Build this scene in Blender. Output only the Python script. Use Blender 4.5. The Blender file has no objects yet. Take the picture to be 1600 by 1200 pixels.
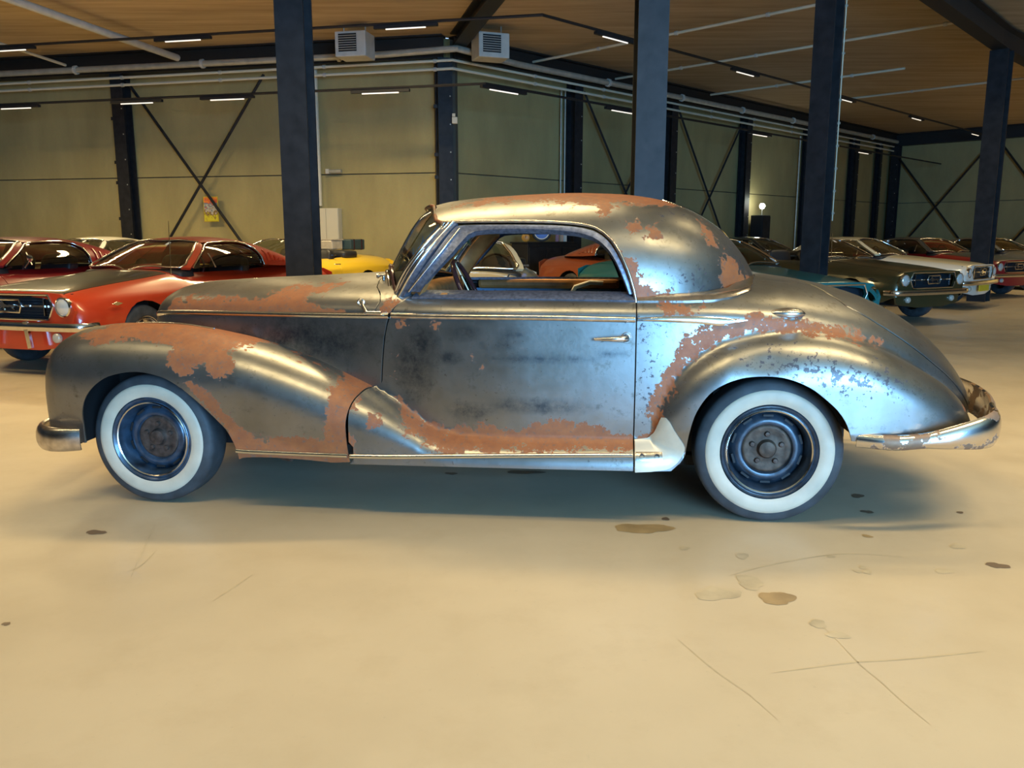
import bpy, bmesh, math, random
import numpy as np
from mathutils import Vector, Matrix
from mathutils.geometry import delaunay_2d_cdt
PI = math.pi
C = bpy.context.scene.collection
SC = bpy.context.scene

# ------------------------------------------------------------------ camera
CAM_H = 1.29
cd = bpy.data.cameras.new('camera'); cam = bpy.data.objects.new('camera', cd); C.objects.link(cam)
cd.sensor_width = 36; cd.lens = 36*1300/1600; cd.clip_end = 200
cam.location = (0, 0, CAM_H)
cam.rotation_euler = (PI/2 - math.atan(230/1300), 0, 0)
SC.camera = cam
# ------------------------------------------------------------------ view, world, light
SC.view_settings.view_transform = 'Standard'; SC.view_settings.look = 'None'
SC.view_settings.gamma = 1; SC.view_settings.use_curve_mapping = False
SC.view_settings.exposure = 0.0
w = bpy.data.worlds.new('world'); SC.world = w; w.use_nodes = True
bgn = w.node_tree.nodes['Background']
bgn.inputs[0].default_value = (0.45, 0.65, 1.0, 1); bgn.inputs[1].default_value = 1.5

def area(name, loc, rot, sx, sy, power, color, spread=None):
    d = bpy.data.lights.new(name, 'AREA'); d.shape = 'RECTANGLE'; d.size = sx; d.size_y = sy
    d.energy = power; d.color = color
    if spread: d.spread = spread
    o = bpy.data.objects.new(name, d); C.objects.link(o); o.location = loc; o.rotation_euler = rot
    return o
WARM = (1.0, 0.76, 0.38)
R_ = lambda d: d*PI/180
# daylight through the open roller door behind the photographer
area('daylight_door', (5.2, -7.9, 2.2), (PI/2, 0, 0), 7.2, 4.1, 2900, (0.22, 0.56, 1.0))
# rows of ceiling luminaires over the near bays (above and behind the frame)
for k, (lx, ly, e) in enumerate([(-5.0, 2.2, 30), (-1.0, 1.8, 52), (3.5, 2.2, 90), (-6.0, 6.6, 80), (-0.8, 6.2, 110), (4.6, 6.0, 80),
                               (-9.5, 14.8, 300), (-3.0, 14.0, 300)]):
    area('ceiling_luminaire_light', (lx, ly, 4.9), (0, 0, 0), 3.2, 0.35, e, WARM, R_(100 if k < 6 else 150))
for k, (lx, ly, e) in enumerate([(7.5, 14.5, 45), (13.0, 20.5, 90), (22.5, 22.5, 500)]):
    area('ceiling_luminaire_light', (lx, ly, 4.7), (0, 0, PI/4), 3.2, 0.3, e, WARM, R_(140))

# ------------------------------------------------------------------ materials
def node(nt, t, **kw):
    n = nt.nodes.new(t)
    for k, v in kw.items():
        if k in n.inputs: n.inputs[k].default_value = v
        else: setattr(n, k, v)
    return n
def mat(name, col, rough=0.5, metal=0.0, var=0.0, scale=6, bump=0.0, coat=0.0, spec=None, emit=None, es=1.0):
    m = bpy.data.materials.new(name); m.use_nodes = True; nt = m.node_tree
    b = nt.nodes['Principled BSDF']; L = nt.links.new
    b.inputs['Roughness'].default_value = rough; b.inputs['Metallic'].default_value = metal
    b.inputs['Coat Weight'].default_value = coat; b.inputs['Coat Roughness'].default_value = 0.05
    if spec is not None: b.inputs['Specular IOR Level'].default_value = spec
    c4 = (*col, 1); b.inputs['Base Color'].default_value = c4
    if emit: b.inputs['Emission Color'].default_value = (*emit, 1); b.inputs['Emission Strength'].default_value = es
    if var or bump:
        tc = node(nt, 'ShaderNodeTexCoord'); nz = node(nt, 'ShaderNodeTexNoise', Scale=scale, Detail=6.0)
        L(tc.outputs['Object'], nz.inputs['Vector'])
        if var:
            r = node(nt, 'ShaderNodeMapRange'); L(nz.outputs['Fac'], r.inputs[0])
            r.inputs[1].default_value = .3; r.inputs[2].default_value = .7
            r.inputs[3].default_value = 1-var; r.inputs[4].default_value = 1+var
            h = node(nt, 'ShaderNodeVectorMath', operation='MULTIPLY'); h.inputs[0].default_value = col
            L(r.outputs[0], h.inputs[1]); L(h.outputs[0], b.inputs['Base Color'])
        if bump:
            bp = node(nt, 'ShaderNodeBump', Strength=bump, Distance=0.01); L(nz.outputs['Fac'], bp.inputs['Height'])
            L(bp.outputs[0], b.inputs['Normal'])
    return m
def glass(name, tint, gloss=0.10, ior=1.45):
    m = bpy.data.materials.new(name); m.use_nodes = True; nt = m.node_tree; nt.nodes.clear(); L = nt.links.new
    o = node(nt, 'ShaderNodeOutputMaterial'); t = node(nt, 'ShaderNodeBsdfTransparent', Color=(*tint, 1))
    g = node(nt, 'ShaderNodeBsdfGlossy', Roughness=0.03); g.inputs['Color'].default_value = (1, 1, 1, 1)
    f = node(nt, 'ShaderNodeFresnel', IOR=ior); mx = node(nt, 'ShaderNodeMixShader')
    a = node(nt, 'ShaderNodeMath', operation='ADD'); L(f.outputs[0], a.inputs[0]); a.inputs[1].default_value = gloss
    L(a.outputs[0], mx.inputs[0]); L(t.outputs[0], mx.inputs[1]); L(g.outputs[0], mx.inputs[2]); L(mx.outputs[0], o.inputs[0])
    return m

def old_metal():
    """stripped body: bare steel, orange primer where the 'rust' attribute says, dark flakes where 'fleck' says"""
    m = bpy.data.materials.new('stripped_steel'); m.use_nodes = True; nt = m.node_tree; L = nt.links.new
    b = nt.nodes['Principled BSDF']
    tc = node(nt, 'ShaderNodeTexCoord'); P = tc.outputs['Object']
    def nz(s, d=8, r=.6, vec=None):
        n = node(nt, 'ShaderNodeTexNoise', Scale=s, Detail=float(d), Roughness=r); L(vec or P, n.inputs['Vector']); return n.outputs['Fac']
    def mth(op, a, b_, clamp=False):
        n = node(nt, 'ShaderNodeMath', operation=op, use_clamp=clamp)
        for i, v in enumerate((a, b_)):
            if hasattr(v, 'links'): L(v, n.inputs[i])
            else: n.inputs[i].default_value = v
        return n.outputs[0]
    def rng(v, a, b_, c=0., d=1.):
        n = node(nt, 'ShaderNodeMapRange'); L(v, n.inputs[0])
        for i, q in enumerate((a, b_, c, d)): n.inputs[i+1].default_value = q
        return n.outputs[0]
    def mixc(f, a, c):
        n = node(nt, 'ShaderNodeMix', data_type='RGBA'); L(f, n.inputs[0])
        for k, v in ((6, a), (7, c)):
            if hasattr(v, 'links'): L(v, n.inputs[k])
            else: n.inputs[k].default_value = (*v, 1)
        return n.outputs[2]
    ar = node(nt, 'ShaderNodeAttribute', attribute_name='rust').outputs['Fac']
    af = node(nt, 'ShaderNodeAttribute', attribute_name='fleck').outputs['Fac']
    asm = node(nt, 'ShaderNodeAttribute', attribute_name='smudge').outputs['Fac']
    n1 = nz(16, 10, .72); n2 = nz(60, 4, .6); n3 = nz(3.0, 4); n4 = nz(34, 6, .65)
    # rust: signed distance in metres (+ inside) + noise
    e = mth('ADD', ar, mth('MULTIPLY', mth('SUBTRACT', n1, .5), .17))
    e = mth('ADD', e, mth('MULTIPLY', mth('SUBTRACT', n2, .5), .07))
    rust = rng(e, -.0012, .0012)
    fl = rng(mth('ADD', af, mth('MULTIPLY', mth('SUBTRACT', nz(42, 6, .65), .5), 1.8)), .375, .395)
    steel = mixc(rng(n3, .3, .7), (.225, .22, .20), (.32, .32, .315))
    steel = mixc(rng(n1, .56, .70), steel, (.16, .15, .13))
    steel = mixc(mth('MULTIPLY', asm, rng(n1, .35, .6)), steel, (.07, .08, .09))
    steel = mixc(rng(n2, .66, .70, 0, .55), steel, (.10, .075, .06))
    steel = mixc(fl, steel, (.075, .07, .08))
    primer = mixc(rng(n1, .35, .7), (.37, .12, .038), (.25, .078, .03))
    primer = mixc(rng(n4, .60, .72, 0, .9), primer, (.17, .11, .08))
    primer = mixc(rng(n2, .585, .64, 0, .65), primer, (.15, .10, .075))
    col = mixc(rust, steel, primer)
    L(col, b.inputs['Base Color'])
    L(mth('SUBTRACT', .93, mth('MAXIMUM', mth('MULTIPLY', rust, .86), mth('MULTIPLY', fl, .75))), b.inputs['Metallic'])
    ro = mth('ADD', rng(n1, .3, .7, .30, .40), mth('MULTIPLY', rust, .2))
    L(ro, b.inputs['Roughness'])
    bp = node(nt, 'ShaderNodeBump', Strength=.22, Distance=.004)
    L(mth('ADD', mth('MULTIPLY', rust, .35), mth('MULTIPLY', n2, .3)), bp.inputs['Height']); L(bp.outputs[0], b.inputs['Normal'])
    return m

M = {}
M['steel'] = old_metal()
M['chrome'] = mat('chrome', (.78, .76, .74), .14, 1, var=.06, scale=20)
M['oldchrome'] = mat('aged_chrome', (.62, .58, .56), .24, 1, var=.25, scale=30, bump=.05)
M['black'] = mat('black', (.012, .012, .013), .6)
M['dark'] = mat('dark_underside', (.02, .018, .016), .85, var=.3, scale=8)
M['rubber'] = mat('tyre_rubber', (.045, .05, .055), .62, var=.35, scale=14, bump=.25)
M['white_rubber'] = mat('whitewall_rubber', (.60, .50, .37), .55, var=.12, scale=9, bump=.05)
M['darkrim'] = mat('dark_blue_grey_wheel', (.030, .045, .065), .35, .3, var=.6, scale=18, bump=.15, coat=.3)
M['bluerim'] = mat('blue_painted_wheel', (.035, .065, .105), .30, .3, var=.75, scale=14, bump=.1, coat=.4)
M['rustyrim'] = mat('rusty_wheel_steel', (.10, .065, .045), .6, .5, var=.55, scale=22, bump=.4)
M['rustdark'] = mat('rusted_hub', (.10, .065, .05), .6, .5, var=.5, scale=30, bump=.5)
M['frame'] = mat('window_frame_metal', (.20, .22, .29), .42, .75, var=.35, scale=60, bump=.2)
M['wood'] = mat('brown_interior_trim', (.45, .20, .06), .45, .1, var=.35, scale=10)
M['seat'] = mat('blue_seat_vinyl', (.12, .25, .42), .5, var=.2, scale=5)
M['brownpl'] = mat('brown_plastic', (.06, .02, .02), .2, 0, coat=.5)
M['glass'] = glass('windscreen_glass', (.86, .86, .68), .03, 1.22)
M['darkglass'] = glass('tinted_glass', (.30, .32, .28), .05)
M['cream'] = mat('cream_paint_guard', (.62, .55, .42), .35, .3, var=.12, scale=12, coat=.2)
M['paper'] = mat('white_paper', (.8, .78, .7), .7)

# ------------------------------------------------------------------ object helpers
def setp(o, label=None, cat=None, group=None, kind=None):
    if label: o['label'] = label
    if cat: o['category'] = cat
    if group: o['group'] = group
    if kind: o['kind'] = kind
    return o
def obj(name, me, parent=None, **kw):
    o = bpy.data.objects.new(name, me); C.objects.link(o)
    if parent: o.parent = parent
    return setp(o, **kw)
def empty(name, loc, rz=0, **kw):
    o = bpy.data.objects.new(name, None); C.objects.link(o); o.location = loc; o.rotation_euler = (0, 0, rz)
    o.empty_display_size = .2
    return setp(o, **kw)
def mesh(name, vs, fs, m, smooth=False):
    me = bpy.data.meshes.new(name); me.from_pydata([tuple(map(float, v)) for v in vs], [], [tuple(map(int, f)) for f in fs])
    for x in (m if isinstance(m, (list, tuple)) else [m]): me.materials.append(x)
    if smooth: me.polygons.foreach_set('use_smooth', [True]*len(me.polygons))
    me.update(); return me
class MB:
    def __init__(s): s.v = []; s.f = []; s.sm = []
    def add(s, vs, fs, sm=False):
        b = len(s.v); s.v += [tuple(v) for v in vs]; s.f += [tuple(i+b for i in f) for f in fs]; s.sm += [sm]*len(fs); return s
    def box(s, c, d, rz=0, R=None):
        hx, hy, hz = d[0]/2, d[1]/2, d[2]/2
        R = R or Matrix.Rotation(rz, 3, 'Z')
        vs = [Vector(c)+R @ Vector((x*hx, y*hy, z*hz)) for x in (-1, 1) for y in (-1, 1) for z in (-1, 1)]
        return s.add(vs, [(0, 1, 3, 2), (4, 6, 7, 5), (0, 4, 5, 1), (2, 3, 7, 6), (0, 2, 6, 4), (1, 5, 7, 3)])
    def tube(s, pts, r, n=10, closed=False, cap=True, flat=1.0):
        pts = [Vector(p) for p in pts]; N = len(pts); vs = []; up = None
        rr = r if isinstance(r, (list, tuple)) else [r]*N
        for i, p in enumerate(pts):
            a = pts[(i-1) % N] if (i > 0 or closed) else p
            b = pts[(i+1) % N] if (i < N-1 or closed) else p
            t = (b-a).normalized()
            if up is None:
                up = Vector((0, 0, 1)) if abs(t.z) < .9 else Vector((1, 0, 0))
            x = t.cross(up).normalized(); y = x.cross(t).normalized(); up = y
            for k in range(n):
                an = 2*PI*k/n; vs.append(p+x*math.cos(an)*rr[i]*flat+y*math.sin(an)*rr[i])
        fs = []
        for i in range(N if closed else N-1):
            for k in range(n):
                j = (i+1) % N; fs.append((i*n+k, i*n+(k+1) % n, j*n+(k+1) % n, j*n+k))
        if cap and not closed: fs += [tuple(range(n))[::-1], tuple((N-1)*n+k for k in range(n))]
        return s.add(vs, fs, True)
    def lathe(s, prof, n=48, axis='y', c=(0, 0, 0), closed=False):
        vs = []
        for (r, h) in prof:
            for k in range(n):
                a = 2*PI*k/n; x, z = r*math.cos(a), r*math.sin(a)
                v = {'y': (x, h, z), 'z': (x, z, h), 'x': (h, x, z)}[axis]
                vs.append((v[0]+c[0], v[1]+c[1], v[2]+c[2]))
        fs = []; P = len(prof)
        for i in range(P if closed else P-1):
            j = (i+1) % P
            for k in range(n): fs.append((i*n+k, i*n+(k+1) % n, j*n+(k+1) % n, j*n+k))
        return s.add(vs, fs, True)
    def prism(s, poly, depth, f):
        """poly (a,b) extruded over depth=(d0,d1), f maps (a,b,d) -> xyz"""
        n = len(poly); vs = [f(a, b, depth[0]) for a, b in poly]+[f(a, b, depth[1]) for a, b in poly]
        fs = [tuple(range(n)), tuple(range(2*n-1, n-1, -1))]+[(i, i+n, (i+1) % n+n, (i+1) % n) for i in range(n)]
        return s.add(vs, fs)
    def build(s, name, m, parent=None, bevel=0, **kw):
        me = mesh(name, s.v, s.f, m); me.polygons.foreach_set('use_smooth', s.sm)
        if True in s.sm: me.set_sharp_from_angle(angle=R_(50))
        bm = bmesh.new(); bm.from_mesh(me); bmesh.ops.recalc_face_normals(bm, faces=bm.faces); bm.to_mesh(me); bm.free()
        o = obj(name, me, parent, **kw)
        if bevel:
            b = o.modifiers.new('bevel', 'BEVEL'); b.width = bevel; b.segments = 2; b.limit_method = 'ANGLE'
        return o
def R_(d): return d*PI/180

def crv(pts):
    """monotone cubic interpolation through (x, y) points"""
    xs = np.array([p[0] for p in pts], float); ys = np.array([p[1] for p in pts], float)
    h = np.diff(xs); d = np.diff(ys)/h; m = np.zeros(len(xs)); m[0] = d[0]; m[-1] = d[-1]
    for i in range(1, len(xs)-1):
        if d[i-1]*d[i] > 0:
            w1 = 2*h[i]+h[i-1]; w2 = h[i]+2*h[i-1]; m[i] = (w1+w2)/(w1/d[i-1]+w2/d[i])
    def f(x):
        x = np.clip(np.asarray(x, float), xs[0], xs[-1]); i = np.clip(np.searchsorted(xs, x)-1, 0, len(h)-1)
        t = (x-xs[i])/h[i]; t2 = t*t; t3 = t2*t
        return (2*t3-3*t2+1)*ys[i]+(t3-2*t2+t)*h[i]*m[i]+(-2*t3+3*t2)*ys[i+1]+(t3-t2)*h[i]*m[i+1]
    return f
def curve_pts(pts, step=.02, closed=False):
    """Catmull-Rom densified polyline (any dimension)"""
    P = [np.array(p, float) for p in pts]; n = len(P); out = []
    for i in range(n if closed else n-1):
        a = P[i-1] if (i > 0 or closed) else 2*P[0]-P[1]; b = P[i]; c = P[(i+1) % n]
        d = P[(i+2) % n] if (i+2 < n or closed) else 2*P[-1]-P[-2]
        k = max(1, int(np.linalg.norm(c-b)/step))
        for q in range(k):
            t = q/k; out.append(.5*((2*b)+(-a+c)*t+(2*a-5*b+4*c-d)*t*t+(-a+3*b-3*c+d)*t**3))
    if not closed: out.append(P[-1])
    return [tuple(p) for p in out]
def dense(pts, step=.02, closed=True):
    out = []; n = len(pts)
    for i in range(n if closed else n-1):
        a = np.array(pts[i], float); b = np.array(pts[(i+1) % n], float); k = max(1, int(math.ceil(np.linalg.norm(b-a)/step)))
        out += [tuple(a+(b-a)*q/k) for q in range(k)]
    if not closed: out.append(tuple(pts[-1]))
    return out
def inpoly(px, py, poly):
    c = np.zeros(len(px), bool); n = len(poly)
    for i in range(n):
        x1, y1 = poly[i]; x2, y2 = poly[(i+1) % n]
        k = ((y1 > py) != (y2 > py))
        if y1 != y2: c ^= k & (px < (x2-x1)*(py-y1)/(y2-y1)+x1)
    return c
def sdist(px, py, poly):
    d = np.full(len(px), 9.0); n = len(poly)
    for i in range(n):
        x1, y1 = poly[i]; x2, y2 = poly[(i+1) % n]; dx, dy = x2-x1, y2-y1; L = dx*dx+dy*dy+1e-12
        t = np.clip(((px-x1)*dx+(py-y1)*dy)/L, 0, 1); d = np.minimum(d, np.hypot(px-x1-t*dx, py-y1-t*dy))
    return np.where(inpoly(px, py, poly), d, -d)

class Surf:
    """surface P(x, th): th is the polar angle of the cross-section at station x"""
    def __init__(s, f, vs=.8, th0=-.1, th1=PI/2): s.f = f; s.vs = vs; s.th0 = th0; s.th1 = th1
    def at(s, x, th):
        x = np.atleast_1d(np.asarray(x, float)); th = np.atleast_1d(np.asarray(th, float)); y, z = s.f(x, th)
        return np.stack([x, y, z], 1)
    def normal(s, x, th):
        e = 1e-3; a = s.at(x+e, th)-s.at(x-e, th); b = s.at(x, th+e)-s.at(x, th-e); n = np.cross(b, a)
        return n/(np.linalg.norm(n, axis=1)[:, None]+1e-12)
    def th_of_z(s, x, z):
        x = np.atleast_1d(np.asarray(x, float)); z = np.atleast_1d(np.asarray(z, float))
        lo = np.full(len(x), s.th0); hi = np.full(len(x), s.th1)
        for _ in range(22):
            mid = (lo+hi)/2; zz = s.f(x, mid)[1]; k = zz < z; lo = np.where(k, mid, lo); hi = np.where(k, hi, mid)
        return (lo+hi)/2
    def pts(s, xz, off=0.0, side=1):
        """(x, z) or (x, 't', th) points on the surface, offset along the normal"""
        x, th = s.xt(xz); p = s.at(x, th)+off*s.normal(x, th); p[:, 1] *= -side
        return p
    def xt(s, xz):
        x = np.array([p[0] for p in xz], float); th = np.zeros(len(xz)); k = np.array([len(p) == 2 for p in xz])
        if k.any(): th[k] = s.th_of_z(x[k], np.array([p[1] for p in xz if len(p) == 2]))
        if (~k).any(): th[~k] = [p[2] for p in xz if len(p) == 3]
        return x, th

def panel(name, S, outline, m, parent, sides=(1,), step=.02, thick=.010, off=0.0, rust=(), rustoff=-.12, fleck=None, smudge=None, holes=(), nosex=None, both=False, **kw):
    """cut one sheet-metal panel out of the surface S. outline: list of (x,z) or (x,'t',th)."""
    def dom(ol):
        x, th = S.xt(ol); return dense(list(zip(x, th*S.vs)), step)
    poly = dom(outline); hp = [dom(h) for h in holes]
    xs = [p[0] for p in poly]; ys = [p[1] for p in poly]
    gx, gy = np.meshgrid(np.arange(min(xs)+step*.5, max(xs), step), np.arange(min(ys)+step*.5, max(ys), step))
    if nosex is not None:   # cosine spacing near a rounded end
        pass
    gx = gx.ravel(); gy = gy.ravel()
    d = sdist(gx, gy, poly)
    for h in hp: d = np.minimum(d, -sdist(gx, gy, h))
    k = d > step*.42; gx = gx[k]; gy = gy[k]
    v2 = list(poly); loops = [list(range(len(poly)))]
    for h in hp:
        b = len(v2); v2 += h; loops.append(list(range(b, b+len(h))))
    nb = len(v2); v2 += list(zip(gx, gy))
    edges = [(l[i], l[(i+1) % len(l)]) for l in loops for i in range(len(l))]
    r = delaunay_2d_cdt([Vector(p) for p in v2], edges, [], 1 if not hp else 0, 1e-6)
    P2 = np.array([tuple(p) for p in r[0]]); tris = np.array([t for t in r[2]])
    cen = P2[tris].mean(1); keep = inpoly(cen[:, 0], cen[:, 1], poly)
    for h in hp: keep &= ~inpoly(cen[:, 0], cen[:, 1], h)
    tris = tris[keep]
    X = P2[:, 0]; TH = P2[:, 1]/S.vs
    Pt = S.at(X, TH); Nn = S.normal(X, TH)
    Pt = Pt+Nn*off
    # rim
    cnt = {}
    for t in tris:
        for i in range(3):
            a, b = int(t[i]), int(t[(i+1) % 3]); cnt[(a, b)] = cnt.get((a, b), 0)+1
    rim = [(a, b) for (a, b) in cnt if (b, a) not in cnt]
    n = len(Pt); ids = {}; vs = list(Pt); nrm = list(Nn)
    for a, b in rim:
        for q in (a, b):
            if q not in ids: ids[q] = len(vs); vs.append(Pt[q]-Nn[q]*thick); nrm.append(-Nn[q]*.2+np.array([1e-3, 0, 0]))
    fs = [tuple(t) for t in tris]+[(b, a, ids[a], ids[b]) for a, b in rim]
    out = []
    for s in sides:
        V = np.array(vs); NN = np.array(nrm)
        if s > 0: V[:, 1] *= -1; NN = NN*np.array([1, -1, 1])
        me = mesh(name, V, fs if s < 0 else [f[::-1] for f in fs], m)
        me.polygons.foreach_set('use_smooth', [i < len(tris) for i in range(len(fs))])
        nl = [tuple(v) for v in NN]
        # orientation check: flip if the first triangle disagrees with the analytic normal
        f0 = me.polygons[len(tris)//2]
        if Vector(nl[f0.vertices[0]]).dot(f0.normal) < 0:
            me.flip_normals()
        me.normals_split_custom_set_from_vertices([Vector(v).normalized() for v in nl])
        def attr(an, val):
            a = me.attributes.new(an, 'FLOAT', 'POINT'); vv = np.zeros(len(vs)); vv[:n] = val; vv[n:] = val.min() if an == 'rust' else 0
            a.data.foreach_set('value', vv)
        rv = np.full(n, rustoff)
        for pl in rust:
            off_ = 0
            if isinstance(pl, tuple) and len(pl) == 3 and not isinstance(pl[0], tuple):
                rv = np.maximum(rv, pl[2]-np.hypot(Pt[:, 0]-pl[0], Pt[:, 2]-pl[1]))
            else: rv = np.maximum(rv, np.clip(sdist(Pt[:, 0], Pt[:, 2], pl), -.12, .12))
        if m is M['steel']:
            attr('rust', rv)
            if fleck: attr('fleck', np.clip(.5+np.max([sdist(Pt[:, 0], Pt[:, 2], q) for q in fleck], 0)*6, 0, 1)*.345)
            if smudge: attr('smudge', np.clip(np.max([1-(np.hypot((Pt[:, 0]-a)/rx, (Pt[:, 2]-b)/rz))**2 for a, b, rx, rz in smudge], 0), 0, 1))
        out.append(obj(name, me, parent, **kw))
    return out

def strip(name, S, A, B, m, parent, off=.006, thick=.012, sides=(1,), step=.02, **kw):
    """a raised band on surface S between two polylines of (x,z) with the same count"""
    n = max(2, int(max(sum(math.dist(A[i][::2] if len(A[i]) == 3 else A[i], A[i+1][::2] if len(A[i+1]) == 3 else A[i+1]) for i in range(len(A)-1)), .02)/step))
    def rs(Q):
        x, th = S.xt(Q); q = np.stack([x, th*S.vs], 1); d = np.r_[0, np.cumsum(np.linalg.norm(np.diff(q, axis=0), axis=1))]
        t = np.linspace(0, d[-1], n+1); return np.interp(t, d, q[:, 0]), np.interp(t, d, q[:, 1])/S.vs
    ax, at_ = rs(A); bx, bt = rs(B); K = 4; out = []
    rows = []
    for j in range(K+1):
        f = j/K; x = ax+(bx-ax)*f; t = at_+(bt-at_)*f; o = off if 0 < j < K else off*.6
        rows.append(S.at(x, t)+o*S.normal(x, t))
    for e, j in ((0, 0), (K, K)):
        f = j/K; x = ax+(bx-ax)*f; t = at_+(bt-at_)*f; rr = S.at(x, t)+(off-thick)*S.normal(x, t)
        rows = [rr]+rows if e == 0 else rows+[rr]
    for s in sides:
        V = np.concatenate(rows).copy()
        if s > 0: V[:, 1] *= -1
        N = n+1; fs = [(r*N+i, r*N+i+1, (r+1)*N+i+1, (r+1)*N+i) for r in range(len(rows)-1) for i in range(n)]
        fs += [tuple(r*N for r in range(len(rows)))[::-1], tuple(r*N+n for r in range(len(rows)))]
        mb = MB(); mb.add(V, fs, True); out.append(mb.build(name, m, parent, **kw))
    return out
def rail(name, S, xz, r, m, parent, off=.0, sides=(1,), flat=1.0, step=.03, **kw):
    out = []
    for s in sides:
        p = S.pts(xz, off, s)
        mb = MB(); mb.tube(curve_pts(p, step), r, 8, flat=flat); out.append(mb.build(name, m, parent, **kw))
    return out
STAINS = [(0.589, 3.565, 0.115, 0.068, 'stain'), (0.756, 2.871, 0.08, 0.057, 'stain2'), (0.902, 2.975, 0.053, 0.06, 'stain2'), (0.96, 2.833, 0.058, 0.061, 'stain'), (1.035, 2.63, 0.03, 0.029, 'stain2'), (1.072, 2.548, 0.032, 0.027, 'stain2'), (0.945, 3.238, 0.029, 0.028, 'stain2'), (1.353, 3.079, 0.015, 0.016, 'stain2'), (1.388, 3.072, 0.018, 0.019, 'stain2'), (1.389, 3.117, 0.015, 0.016, 'stain2'), (1.554, 3.467, 0.02, 0.02, 'stain'), (1.691, 3.079, 0.03, 0.025, 'stain2'), (1.887, 3.345, 0.032, 0.03, 'stain2'), (1.934, 3.137, 0.041, 0.03, 'stain3'), (-1.843, 3.515, 0.043, 0.029, 'stain3'), (-1.711, 2.63, 0.013, 0.014, 'stain3'), (0.726, 3.323, 0.022, 0.018, 'stain2'), (0.713, 3.694, 0.021, 0.018, 'stain3'), (1.305, 3.231, 0.016, 0.014, 'stain2'), (2.128, 3.785, 0.018, 0.014, 'stain3'), (1.747, 4.042, 0.032, 0.032, 'stain3'), (1.691, 3.794, 0.027, 0.024, 'stain3'), (0.071, 4.471, 0.093, 0.039, 'stain3'), (-0.336, 4.446, 0.032, 0.025, 'stain3')]
SCRATCHES = [[(1.045, 2.616), (1.058, 2.5), (1.066, 2.353), (1.085, 2.264), (1.098, 2.167), (1.123, 2.036)], [(0.778, 2.308), (0.893, 2.334), (1.043, 2.369), (1.231, 2.392), (1.496, 2.441)], [(0.84, 3.035), (1.019, 3.137), (1.289, 3.245), (1.453, 3.259), (1.618, 3.217)], [(-1.617, 3.598), (-1.561, 3.375), (-1.496, 3.13), (-1.439, 2.928)], [(-1.005, 3.047), (-1.034, 2.945), (-1.076, 2.806)], [(-1.532, 3.035), (-1.479, 3.111), (-1.483, 3.287)], [(0.541, 2.517), (0.616, 2.315), (0.678, 2.191), (0.72, 2.062)]]
# ================================================================== the weathered coupe
CAR_A = math.atan2(-0.284, 2.88)
car = empty('vintage_coupe', (-1.632, 4.716, 0), CAR_A, label='vintage coupe stripped to bare steel with orange primer patches and whitewall tyres, in the foreground', cat='car')
hW = crv([(-.308, .0), (-.304, .08), (-.292, .16), (-.27, .235), (-.225, .32), (-.15, .38), (0, .425), (.3, .50), (.6, .575), (.9, .65), (1.15, .715), (1.4, .775), (1.8, .815), (2.3, .815), (2.8, .79), (3.2, .725), (3.5, .63), (3.7, .53), (3.85, .41), (3.93, .31), (3.98, .2), (4.005, .1), (4.01, .0)])
hT = crv([(-.315, .86), (-.30, .90), (-.27, .955), (-.21, 1.0), (-.105, 1.037), (.2, 1.062), (.57, 1.08), (.97, 1.10), (1.2, 1.105), (2.6, 1.115), (2.9, 1.108), (3.0, 1.095), (3.16, 1.07), (3.33, 1.03), (3.49, .97), (3.66, .875), (3.8, .76), (3.91, .64), (3.97, .56), (4.01, .47)])
hB = crv([(-.315, .80), (-.15, .885), (0, .90), (.5, .91), (1.2, .925), (1.8, .93), (2.6, .925), (2.9, .90), (3.2, .83), (3.5, .72), (3.7, .61), (3.9, .47), (4.01, .38)])
# pontoon (front fender running into the sill) and rear fender
pZ = crv([(-.6, .60), (-.597, .655), (-.56, .735), (-.50, .79), (-.43, .83), (-.34, .858), (-.18, .874), (.017, .870), (.178, .858), (.338, .83), (.527, .783), (.715, .718), (.9, .645), (1.07, .577), (1.16, .53), (1.25, .475), (1.33, .425), (1.42, .402), (1.6, .393), (2.2, .395), (2.33, .40), (2.5, .42)])
pO = crv([(-.605, .69), (-.60, .725), (-.58, .77), (-.53, .825), (-.45, .872), (-.3, .905), (0, .92), (.5, .925), (1.0, .925), (1.3, .925), (2.3, .915), (2.5, .89)])
pI = crv([(-.605, .67), (-.60, .63), (-.58, .585), (-.53, .53), (-.45, .48), (-.3, .44), (0, .42), (1.2, .42), (2.5, .5)])
rZ = crv([(2.27, .30), (2.34, .42), (2.36, .50), (2.40, .60), (2.45, .685), (2.53, .765), (2.60, .81), (2.70, .85), (2.86, .878), (3.0, .884), (3.1, .876), (3.28, .83), (3.5, .73), (3.7, .605), (3.79, .50), (3.83, .42), (3.87, .33)])
rO = crv([(2.27, .80), (2.33, .83), (2.37, .862), (2.43, .893), (2.52, .912), (2.65, .923), (2.9, .925), (3.2, .915), (3.45, .885), (3.6, .85), (3.72, .79), (3.80, .70), (3.85, .6), (3.87, .5)])
def polar_box(th, hw, hh, n, z0):
    """star radius of a shape |y|<=hw and superelliptic above z0-origin"""
    return 1/((np.abs(np.cos(th))/hw)**n+(np.maximum(np.sin(th), 0)/hh)**n)**(1/n)
Z0 = .30
def smax(a, b, k):
    h = np.clip(.5+.5*(a-b)/k, 0, 1); return b+(a-b)*h+k*h*(1-h)
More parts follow.
